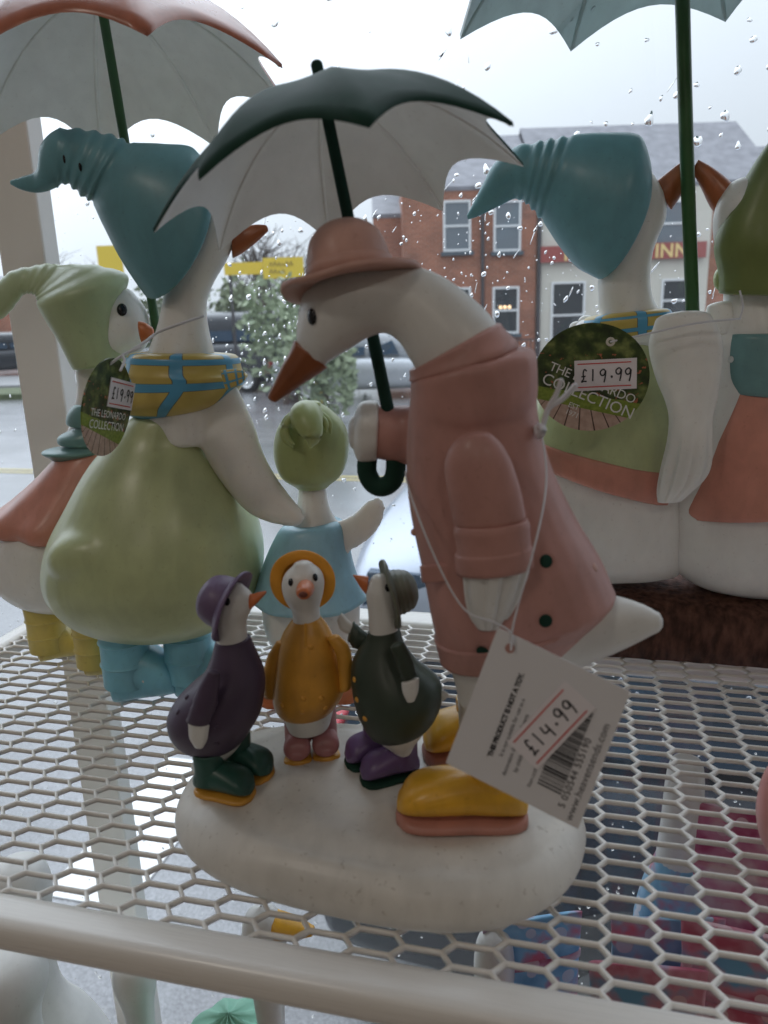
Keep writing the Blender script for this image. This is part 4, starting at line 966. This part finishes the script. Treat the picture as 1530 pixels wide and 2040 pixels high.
umbrella(lf, C2, N2, .088, -1.667, .054, COPPER, LINING, [C2 + N2 * t for t in (.05, .0, -.06, -.12, -.16)], .0023, POLEG)

# ------------------------------------------------------------------ 3. two geese sitting on a brown bench, seen from behind, at the right
RY = .428
rf = thing('goose_couple_figurine', 'two geese seen from behind, sitting on a brown bench under a pale umbrella', 'figurine', (.11, .43, 0))
def bark(nt):
    tc = nt.nodes.new('ShaderNodeTexCoord'); mp = nt.nodes.new('ShaderNodeMapping'); mp.inputs['Scale'].default_value = (1, 1, .35); nt.links.new(tc.outputs['Object'], mp.inputs[0])
    n1 = noise(nt, 260, 6, vec=mp.outputs[0]); n2 = noise(nt, 70, 4)
    return mixc(nt, .7, ramp(nt, n1, [(.3, (.04, .018, .012)), (.6, (.14, .066, .048)), (.85, (.21, .105, .078))]), ramp(nt, n2, [(.3, (.5, .5, .5)), (.7, (1.2, 1.2, 1.2))]), 'MULTIPLY'), n1
BARK = node_color('brown_bench', bark, .75, (.8, .002)); BARK.node_tree.nodes['Principled BSDF'].inputs['Specular IOR Level'].default_value = .2
def slab():
    n = 60; V, Fc = [], []; x0, x1 = .012, .225
    prof = [(.404, .0005), (.4025, .010), (.4015, .0215), (.4030, .0265), (.408, .0285), (.43, .0325), (.455, .034), (.468, .032), (.470, .02), (.469, .0005)]
    r_ = random.Random(9)
    for i in range(n + 1):
        x = x0 + (x1 - x0) * i / n
        for y, z in prof: V.append((x, y + r_.gauss(0, .00035), z + (r_.gauss(0, .00035) if z > .001 else 0) + .003 * math.sin(i * .11) * (z > .028)))
    m = len(prof)
    for i in range(n):
        for j in range(m): k = (j + 1) % m; Fc.append((i * m + j, (i + 1) * m + j, (i + 1) * m + k, i * m + k))
    Fc.append(list(range(m))); Fc.append([n * m + j for j in range(m)][::-1]); return np.array(V), Fc, None
add('bench', slab(), BARK, rf)
# left goose of the pair
nk = loft([(1180, 690, 1345, 680), (1194, 645, 1330, 635), (1192, 605, 1304, 600), (1190, 560, 1296, 550), (1198, 500, 1304, 492), (1212, 440, 1328, 432), (1228, 390, 1322, 382), (1246, 345, 1298, 338)], RY, .9, caps=(0, .4))
bd = loft([(1150, 640, 1340, 650), (1105, 720, 1346, 720), (1070, 800, 1348, 800), (1040, 890, 1350, 890), (1025, 970, 1358, 980), (1030, 1050, 1368, 1055), (1065, 1115, 1368, 1112), (1150, 1150, 1355, 1142)], RY, .50, caps=(.2, .12), pw=2.3)
g1 = add('goose', fuse(join(nk, bd), .002, 5), WHITE_LIT, rf)
add('dress', loft([(1148, 655, 1335, 665), (1105, 722, 1336, 730), (1066, 800, 1345, 810), (1045, 862, 1345, 906), (1036, 884, 1345, 958)], RY - .001, .66, caps=(.1, .03), sub=5), GREEN, g1)
add('dress_hem', loft([(1040, 862, 1346, 938), (1034, 874, 1348, 958), (1034, 894, 1348, 985), (1038, 902, 1345, 1000)], RY - .001, .66, caps=(.05, .1), disp=lambda t, x: 1 + .015 * math.sin(7 * x)), CORAL, g1)
add('scarf', loft([(1165, 635, 1335, 616), (1158, 648, 1342, 628), (1165, 665, 1338, 645), (1185, 690, 1330, 662), (1230, 705, 1325, 680)], RY - .001, .82, caps=(.1, .1), n=40), TARTAN, g1)
hat = loft([(1192, 556, 1286, 345, None, .8, .34), (1176, 548, 1284, 308, None, .8, .30), (1146, 530, 1268, 268, None, .8, .18), (1112, 488, 1205, 265), (1086, 448, 1150, 268), (1070, 428, 1116, 275), (1056, 412, 1092, 278), (1044, 402, 1066, 284), (1026, 396, 1024, 294), (1000, 408, 984, 326), (974, 421, 960, 370), (950, 432, 944, 402), (934, 437, 931, 427)], RY - .004, .8, caps=(.12, .5), sub=6, disp=ruffle(.34, .66, 13, .045))
add('hat', hat, TEAL, g1)
AMB = MATS['amber_beak']
add('beak', loft([(1306, 362, 1338, 418), (1326, 346, 1352, 398), (1352, 326, 1368, 372), (1376, 316, 1384, 352)], RY + .004, .7, caps=(.2, .4)), AMB, g1)
add('wing', loft([(1305, 640, 1418, 630), (1292, 690, 1440, 680), (1305, 750, 1438, 745), (1325, 800, 1428, 798), (1332, 835, 1420, 832), (1328, 880, 1420, 878), (1316, 930, 1418, 925), (1308, 975, 1402, 958), (1310, 1000, 1358, 998)], RY - .029, .36, caps=(.8, .35), n=56, disp=lambda t, x: 1 - .24 * max(0, math.sin(8 * x)) ** 4 * min(1, max(0, t - .5) * 6)), WHITE_LIT, g1)
for u, v in ((1150, 652), (1168, 640), (1140, 668)): V, Fc = ellpx(u, v, RY + .012, 16, 12, 12); mesh_obj('feather_tuft', V, Fc, WHITE_LIT, g1)
# right goose of the pair
nk = loft([(1425, 700, 1600, 700), (1432, 640, 1575, 640), (1440, 600, 1560, 600), (1440, 540, 1560, 540), (1420, 470, 1560, 470), (1425, 410, 1570, 410), (1450, 370, 1570, 370)], RY, .85, caps=(0, .4))
bd = loft([(1405, 640, 1640, 640), (1385, 740, 1680, 740), (1365, 850, 1700, 850), (1345, 950, 1715, 950), (1326, 1050, 1725, 1050), (1328, 1115, 1722, 1120), (1380, 1160, 1695, 1166), (1450, 1180, 1630, 1184)], RY, .46, caps=(.2, .12), pw=2.3)
g2 = add('goose', fuse(join(nk, bd), .002, 5), WHITE_LIT, rf)
add('dress', loft([(1420, 770, 1660, 770), (1400, 840, 1690, 840), (1372, 930, 1706, 930), (1348, 1005, 1715, 985), (1352, 1025, 1712, 1000)], RY - .001, .64, caps=(.05, .06), sub=5), CORAL, g2)
vest = loft([(1442, 665, 1640, 665), (1436, 700, 1660, 700), (1432, 750, 1668, 752), (1440, 780, 1660, 785)], RY - .004, .70, caps=(.06, .1)); vo = add('vest', vest, TEALS, g2)
stud(vest, 1456, 716, 7, 4, 'button', WHITE_LIT, vo)
add('hat', loft([(1432, 584, 1600, 588), (1430, 540, 1600, 545), (1422, 492, 1605, 500), (1436, 440, 1600, 440), (1474, 372, 1600, 372), (1512, 310, 1600, 310), (1548, 262, 1600, 262), (1580, 230, 1610, 230)], RY - .004, .85, caps=(.05, .4)), OLIVEHAT, g2)
V, Fc = ellpx(1434, 556, RY, 12, 22, 14); mesh_obj('hat_knot', V, Fc, LIMEH, g2)
add('beak', loft([(1466, 372, 1428, 432), (1445, 352, 1412, 408), (1418, 332, 1398, 378), (1392, 318, 1384, 352)], RY + .004, .7, caps=(.2, .4)), AMB, g2)
add('wing', loft([(1408, 612, 1470, 606), (1402, 640, 1490, 640), (1405, 665, 1500, 662)], RY - .004, .6, caps=(.5, .3)), WHITE_LIT, g2)
C3, N3 = np.array((.0397, .42, .3347)), nrm((-.0941, -.012, 1))
umbrella(rf, C3, N3, .1118, 4.3867, .055, PALEU, PALEU, [C3 + N3 * .06, C3, C3 + N3 * -.07, pt(1380, 628, float(C3[1]) + .002)], .0033, POLEG, scal=.13)

# ------------------------------------------------------------------ price tags
def garden(nt):
    uv = nt.nodes.new('ShaderNodeTexCoord').outputs['UV']; sp = nt.nodes.new('ShaderNodeSeparateXYZ'); nt.links.new(uv, sp.inputs[0]); x, y = sp.outputs[0], sp.outputs[1]
    n1 = noise(nt, 7, 5, vec=uv); n2 = noise(nt, 16, 4, vec=uv); n3 = noise(nt, 3, 2, vec=uv)
    leaf = mixc(nt, n2, ramp(nt, n1, [(.35, (.008, .014, .006)), (.50, (.06, .10, .02)), (.66, (.34, .40, .12))]), (.03, .05, .015))
    flower = math_(nt, 'MULTIPLY', math_(nt, 'GREATER_THAN', n2, .62), math_(nt, 'LESS_THAN', y, .72))
    leaf = mixc(nt, flower, leaf, (.45, .14, .07))
    lawn = ramp(nt, noise(nt, 30, 3, vec=uv), [(.3, (.16, .24, .03)), (.7, (.30, .38, .06))])
    edge = math_(nt, 'ADD', math_(nt, 'MULTIPLY', x, -.16), .46); m1 = math_(nt, 'LESS_THAN', math_(nt, 'ADD', y, math_(nt, 'MULTIPLY', n3, .08)), edge)
    c = mixc(nt, m1, leaf, lawn)
    d = math_(nt, 'DIVIDE', math_(nt, 'SUBTRACT', x, .42), math_(nt, 'SUBTRACT', .62, y)); st = math_(nt, 'LESS_THAN', math_(nt, 'FRACT', math_(nt, 'MULTIPLY', d, 4.5)), .1)
    deckc = mixc(nt, st, ramp(nt, n2, [(.3, (.46, .31, .25)), (.7, (.62, .46, .38))]), (.09, .05, .035))
    m2 = math_(nt, 'LESS_THAN', y, math_(nt, 'ADD', math_(nt, 'MULTIPLY', x, -.20), .30)); c = mixc(nt, m2, c, deckc)
    return c, None
GARDEN = node_color('garden_print', garden, .3)
def disc(c, e1, e2, nn, th=.0006, n=56):
    V, U, Fc = [], [], []
    for o in (0, -th):
        for j in range(n): t = 2 * math.pi * j / n; V.append(c + e1 * math.cos(t) + e2 * math.sin(t) + nn * o); U.append((.5 + .5 * math.cos(t), .5 + .5 * math.sin(t)))
    Fc.append(list(range(n))); Fc.append([n + j for j in range(n)][::-1]); Fc += [(j, n + j, n + (j + 1) % n, (j + 1) % n) for j in range(n)]
    return np.array(V), Fc, U
def card(root, name, O, e1, e2, nn, w, h, mat, th=.0004, lift=0.0):
    P = [O + e1 * a + e2 * b + nn * (lift + k) for k in (0, -th) for a, b in ((0, 0), (w, 0), (w, h), (0, h))]
    return add(name, (np.array(P), [(0, 1, 2, 3), (7, 6, 5, 4), (0, 4, 5, 1), (1, 5, 6, 2), (2, 6, 7, 3), (3, 7, 4, 0)], [(0, 0), (1, 0), (1, 1), (0, 1)] * 2), mat, root, False)
def put_text(parent, body, size, O, e1, e2, nn, lift, mat, spacing=1.0, bold=0.0, name='lettering'):
    V2, Fc = text_mesh(body, size, spacing, bold); return mesh_obj(name, lay(V2, O, e1, e2, nn, lift), Fc, mat, parent, False)
def price(parent, txt, O, e1, e2, nn, w, h):
    s = card(parent, 'price_sticker', O, e1, e2, nn, w, h, STICK, .0003, .0004)
    for f in (.10, .86): card(s, 'red_line', O + e1 * w * .05 + e2 * h * f, e1, e2, nn, w * .86, h * .035, REDINK, .0001, .0006)
    V2, Fc = handwriting(txt, h * .46); mesh_obj('handwritten_price', lay(V2, O + e1 * w * .09 + e2 * h * .27, e1, e2, nn, .0006), Fc, INK, s, False)
    return s
# round tag in front of the bench geese
def axes_from(cu, cv, y, rot, yaw=0.0, pitch=0.0):
    c = pt(cu, cv, y); f = nrm(c - CAM); r = nrm(np.cross(f, (0, 0, 1))); u = np.cross(r, f)
    e1 = r * math.cos(rot) + u * math.sin(rot); e2 = -r * math.sin(rot) + u * math.cos(rot)
    h = nrm(e1 * math.cos(yaw) + f * math.sin(yaw)); return c, h, e2, nrm(np.cross(h, e2))
c, e1, e2, nn = axes_from(1177, 752, .372, -.03, .12); s_ = px(c)
t1 = thing('round_swing_tag', 'round garden-print swing tag priced 19.99 in front of the bench geese', 'tag', c - e2 * 106 * s_)
dk = add('tag_disc', disc(c, e1 * 113 * s_, e2 * 106 * s_, nn), GARDEN, t1, False)
q1, q2 = nrm(e1 * math.cos(-.36) + e2 * math.sin(-.36)), nrm(-e1 * math.sin(-.36) + e2 * math.cos(-.36))
put_text(dk, 'THE LEONARDO', 25 * s_, c - e1 * 84 * s_ + e2 * 14 * s_, q1, q2, nn, .0003, WHITEP, .95)
put_text(dk, 'COLLECTION', 32 * s_, c - e1 * 98 * s_ - e2 * 12 * s_, q1, q2, nn, .0003, WHITEP, .98)
put_text(dk, 'EST\n1971', 15 * s_, c - e1 * 42 * s_ - e2 * 58 * s_, q1, q2, nn, .0003, WHITEP, .95)
g1_, g2_ = nrm(e1 * math.cos(.07) + e2 * math.sin(.07)), nrm(-e1 * math.sin(.07) + e2 * math.cos(.07))
price(dk, '£19.99', c - e1 * 30 * s_ - e2 * 28 * s_, g1_, g2_, nn, 120 * s_, 60 * s_)
add('eyelet', lathe(c + e1 * 33 * s_ + e2 * 70 * s_ + nn * .0003, nn, [(4 * s_, 0), (7 * s_, .0004), (9 * s_, 0)], 16), CREAM, dk)
add('string', pipe([c + e1 * 33 * s_ + e2 * 70 * s_ + nn * .001, pt(1290, 665, .383), pt(1380, 645, .384), pt(1450, 637, .386), pt(1474, 635, .392)], .0005, 6), STRING, t1)
add('string', pipe([pt(1474, 635, .392), pt(1480, 610, .392), pt(1474, 580, .39)], .0005, 6), STRING, t1)
# turned oval-looking round tag on the tall goose
c, e1, e2, nn = axes_from(216, 812, .268, -.26, 0); s_ = px(c); f = nrm(c - CAM); e1b = nrm(e1 * math.cos(1.12) + f * math.sin(1.12)); nb = nrm(np.cross(e1b, e2)); nb = nb if np.dot(nb, f) < 0 else -nb
t2 = thing('round_swing_tag', 'round garden-print swing tag turned sideways on the tall green goose', 'tag', c - e2 * 96 * s_)
R2 = 98 * s_; dk = add('tag_disc', disc(c, e1b * R2 * 1.05, e2 * R2, nb), GARDEN, t2, False)
price(dk, '£19.99', c - e1b * 10 * s_ + e2 * 2 * s_, e1b, e2, nb, 112 * s_, 58 * s_)
put_text(dk, 'THE LEONARDO', 20 * s_, c - e1b * 72 * s_ - e2 * 20 * s_, e1b, e2, nb, .0004, WHITEP)
put_text(dk, 'COLLECTION', 24 * s_, c - e1b * 72 * s_ - e2 * 44 * s_, e1b, e2, nb, .0004, WHITEP)
ty = .268
add('string', pipe([pt(188, 750, ty - .002), pt(215, 728, ty), pt(244, 708, ty + .002), pt(262, 698, ty + .004), pt(290, 680, .278), pt(315, 662, .284), pt(360, 645, .284), pt(405, 630, .29)], .00055, 6), STRING, t2)
add('string', pipe([pt(240, 738, ty - .004), pt(248, 718, ty), pt(244, 708, ty + .001), pt(256, 702, ty + .003), pt(280, 692, ty + .006)], .00055, 6), STRING, t2)
# square swing tag hanging from the stooping goose
TY = .188
A_, B_, C_, D_ = pt(888, 1520, TY - .004), pt(992, 1250, TY + .006), pt(1256, 1378, TY + .004), pt(1152, 1652, TY - .006)
e1 = nrm(B_ - A_); nn = nrm(np.cross(e1, A_ - D_)); nn = nn if np.dot(nn, A_ - CAM) < 0 else -nn; e2 = np.cross(nn, e1)   # reading direction, text-up direction
Lw, Lh = np.linalg.norm(B_ - A_), np.linalg.norm(D_ - A_); u_ = Lw / 289
t3 = thing('square_swing_tag', 'white square card tag with barcode priced 14.99 hanging from the pink coat', 'tag', D_)
def card_quad(P, th):
    Q = [p - nn * th for p in P]; return np.array(P + Q), [(0, 1, 2, 3), (7, 6, 5, 4), (0, 4, 5, 1), (1, 5, 6, 2), (2, 6, 7, 3), (3, 7, 4, 0)], None
cd = add('card', card_quad([A_, B_, C_, D_], .0005), PAPER, t3, False)
def T(s, t): return A_ + e1 * s * u_ + (D_ - A_) * (t / 297)            # s along reading, t down the card
GREY = plain('grey_print', (.10, .10, .11), .5)
put_text(cd, 'THIS PRODUCT IS NOT A TOY.', 13.6 * u_, T(52, 84), e1, e2, nn, .0003, INK, .92, .00008)
for k, tx in enumerate(('It is not suitable for use as a', 'decoration due to small parts', 'by children. For decoration')): put_text(cd, tx, 12 * u_, T((62, 30, 46)[k], 104 + 19 * k), e1, e2, nn, .0003, GREY, .92)
put_text(cd, 'Item code:', 11 * u_, T(32, 178), e1, e2, nn, .0003, GREY, .95)
put_text(cd, 'www.heavensends.com', 21 * u_, T(8, 279), e1, e2, nn, .0003, GREY, 1.02)
put_text(cd, '5 050544 555190', 19 * u_, T(24, 256), e1, e2, nn, .0003, INK, 1.08)
r_ = random.Random(5); s = 46; bars = []
while s < 216:
    w = r_.choice((1.6, 1.6, 3.2, 4.6)); P = [T(s, 188), T(s + w, 188), T(s + w, 240), T(s, 240)]; k = len(bars) * 4; bars.append((np.array(P) + nn * .0003, [(0, 1, 2, 3)])); s += w + r_.choice((1.6, 2.4, 3.4))
bar_o = add('barcode', join(*bars), INK, cd, False); bar_o['kind'] = 'stuff'
g1_, g2_ = nrm(e1 * math.cos(-.36) + e2 * math.sin(-.36)), nrm(-e1 * math.sin(-.36) + e2 * math.cos(-.36))
price(cd, '£14.99', T(70, 178), g1_, g2_, nn, 165 * u_, 76 * u_)
hc = T(262, 38); add('punch_hole', lathe(hc + nn * .0002, nn, [(.00001, .0), (9.5 * u_, .0)], 20), PINK, cd)
def on_coat(u, v, lift=.0006):
    p, n_ = hit(join(coat, sleeve, hem), u, v); return (p + n_ * lift) if p is not None else pt(u, v, GY - .02)
th = .00028
top_ = [pt(1018, 1295, TY + .003), pt(1019, 1262, TY + .005)]
add('string', pipe(top_ + [pt(1035, 1195, .194), pt(1062, 1100, .197), pt(1084, 1000, .206), pt(1088, 930, .214), pt(1078, 860, .222), pt(1070, 840, .228)], th, 6), STRING, t3)
add('string', pipe(top_ + [pt(985, 1240, .194), pt(935, 1222, .196), pt(900, 1178, .197), pt(862, 1100, .200), pt(830, 1020, .206), pt(812, 965, .220), pt(808, 940, .232)], th, 6), STRING, t3)
add('string_knot', pipe([pt(1076, 850, .222), pt(1082, 858, .219), pt(1074, 868, .221), pt(1070, 852, .223)], .0011, 8), STRING, t3)
for a in ((1118, 758), (1146, 768)): add('string_end', pipe([pt(1080, 855, .2215), pt(1092, 815, .222), pt((a[0] + 1088) / 2 + 4, (a[1] + 820) / 2, .222), pt(a[0], a[1], .222)], .0008, 6), STRING, t3)

# ------------------------------------------------------------------ goods on the lower shelf, seen through the mesh
ZL = -.42
low = thing('lower_shelf', 'pale lower display shelf beneath the mesh shelf', 'shelf', (0, .3, ZL - .02))
add('board', box((.1, .31, ZL - .011), .72, .14, .01, bev=.003), WPAINT, low, False)
def at(u, v, y): return pt(u, v, y)
def ornament(label, u, v, y, r, mat, beakm=None, beakdir=(1, 0, 0)):
    """tall white bird ornament standing on the lower shelf; (u, v) is the top of the head"""
    p = at(u, v, y); o = thing('bird_ornament', label, 'ornament', (p[0], p[1], ZL)); hgt = p[2] - ZL
    add('body', lathe(np.array((p[0], p[1], ZL)), (0, 0, 1), smooth_prof([(.001, 0), (.03, 0), (.045, hgt * .12), (.048, hgt * .28), (.034, hgt * .46), (r * .8, hgt * .6), (r * .72, hgt * .78), (r, hgt * .9), (r * .8, hgt * .975), (.0005, hgt)], 5), 32), mat, o)
    if beakm is not None:
        hp_ = p - np.array((0, 0, r * .9)); d = nrm(beakdir); sd = np.cross(d, (0, 0, 1))
        add('beak', tube_mesh(catmull([hp_ + d * r * .6, hp_ + d * r * 1.4, hp_ + d * r * 2.3], 4), catmull([sd * r * .7, sd * r * .62, sd * r * .3], 4), catmull([np.array((0, 0, r * .6)), np.array((0, 0, r * .42)), np.array((0, 0, r * .15))], 4), 16, (.1, .6)), beakm, o)
    return o
ornament('white bird ornament with yellow beak under the mesh in front of the white base', 520, 1805, .330, .0125, WHITE, YELLOW, (1, .1, -.1))
ornament('white rounded ornament under the left end of the front rail', -25, 1890, .300, .030, WHITE)
ornament('white ornament under the mesh at the left edge', 30, 1712, .36, .02, WHITE)
ornament('slim white ornament below the front rail beside the window upright', 262, 1905, .36, .014, WHITE)
ornament('slim white ornament under the mesh near the right end of the base', 985, 1850, .34, .011, WHITE)
def floral(name, base, a, b, sc):
    def bld(nt):
        v = nt.nodes.new('ShaderNodeTexVoronoi'); v.inputs['Scale'].default_value = sc; tc = nt.nodes.new('ShaderNodeTexCoord'); nt.links.new(tc.outputs['Object'], v.inputs['Vector'])
        n = noise(nt, sc * .6, 3); c = ramp(nt, n, [(.38, base), (.5, a), (.62, b)]); m = math_(nt, 'LESS_THAN', v.outputs['Distance'], .32)
        return mixc(nt, m, c, mixc(nt, n, (.75, .6, .62), a)), None
    return node_color(name, bld, .35)
FL1 = floral('pink_blue_print', (.50, .10, .16), (.62, .26, .33), (.16, .38, .58), 90); FL2 = floral('blue_pink_print', (.14, .34, .56), (.25, .5, .7), (.62, .16, .24), 75)
FL3 = floral('rose_print', (.42, .05, .14), (.58, .22, .32), (.70, .5, .52), 80); SACH = plain('clear_wrapper', (.55, .57, .60), .15); MINT = plain('mint_lace', (.22, .46, .34), .6)
def pouch(label, u, v, y, w, h, mat, yaw, name='gift_pouch'):
    """soft filled pouch standing on the lower shelf, (u, v) its top"""
    p = at(u, v, y); h = p[2] - ZL; o = thing(name, label, 'gift pouch', (p[0], p[1], ZL)); a = np.array((math.cos(yaw), math.sin(yaw), 0)); b = np.array((-a[1], a[0], 0)); B = np.array((p[0], p[1], ZL))
    S = [(0, .85, .5), (.1, 1, .55), (.4, 1, .5), (.7, .95, .35), (.9, .9, .14), (1, .93, .05)]
    add('bag', tube_mesh(catmull([B + np.array((0, 0, h * t)) for t, _, _ in S], 4), catmull([a * w / 2 * k for _, k, _ in S], 4), catmull([b * w / 2 * k for _, _, k in S], 4), 28, (0, 0), lambda t, x: 1 + .03 * math.sin(5 * x + 9 * t), 3), mat, o)
    add('tie_band', tube_mesh(np.array([B + np.array((0, 0, h * .90)), B + np.array((0, 0, h * .915))]), np.array([a * w / 2 * .95] * 2), np.array([b * w / 2 * .18] * 2), 24, (0, 0)), FL3, o)
    return o
pouch('pink and blue floral gift pouch under the mesh at lower right', 1330, 1830, .31, .055, .2, FL2, .2)
pouch('rose print gift pouch under the mesh at the right edge', 1490, 1620, .36, .075, .2, FL3, -.2)
pouch('pink print gift pouch at the bottom right under the mesh', 1290, 1925, .27, .05, .2, FL1, .1)
pouch('blue and red print gift pouch at the bottom right corner', 1500, 1860, .29, .06, .2, FL1, -.1)
pouch('blue wrapped gift pouch beneath the right end of the base', 1060, 1830, .35, .06, .2, FL2, .4)
p = at(1368, 1515, .37); bt = thing('bottle', 'white-necked bottle with pink and blue print under the mesh', 'bottle', (p[0], p[1], ZL)); hgt = p[2] - ZL; B = np.array((p[0], p[1], ZL))
add('body', lathe(B, (0, 0, 1), smooth_prof([(.001, 0), (.021, 0), (.022, hgt * .1), (.022, hgt * .65), (.019, hgt * .78), (.0115, hgt * .85)], 4), 28), FL2, bt)
add('neck', lathe(B, (0, 0, 1), smooth_prof([(.0118, hgt * .845), (.0105, hgt * .9), (.0095, hgt * .97), (.007, hgt), (.0005, hgt)], 4), 24), WHITE, bt)
for lab, u, v, y in (('mint lace doily bundle at the bottom left below the rail', 455, 2022, .33),):
    p = at(u, v, y); o = thing('lace_bundle', lab, 'lace', (p[0], p[1], ZL)); h = p[2] - ZL
    add('cloth', lathe(np.array((p[0], p[1], ZL)), (0, 0, 1), smooth_prof([(.001, 0), (.04, 0), (.05, h * .2), (.045, h * .6), (.03, h * .9), (.0005, h)], 4), 36, lambda i, t: .0015 * math.sin(9 * t)), MINT, o)
# pink ornament reaching into the picture at the right edge
o = thing('pink_ornament', 'pink ornament on the shelf cut off by the right edge', 'ornament', (onz(1570, 1690)[0], onz(1570, 1690)[1], 0)); py_ = float(onz(1570, 1690)[1])
add('body', loft([(1535, 1702, 1630, 1704), (1525, 1690, 1640, 1700), (1512, 1660, 1650, 1660), (1506, 1620, 1650, 1620), (1512, 1575, 1640, 1575), (1524, 1540, 1620, 1540), (1545, 1515, 1600, 1515)], py_, .8, caps=(.1, .4)), resin('salmon_pink', (.62, .27, .25), .35, .1), o)
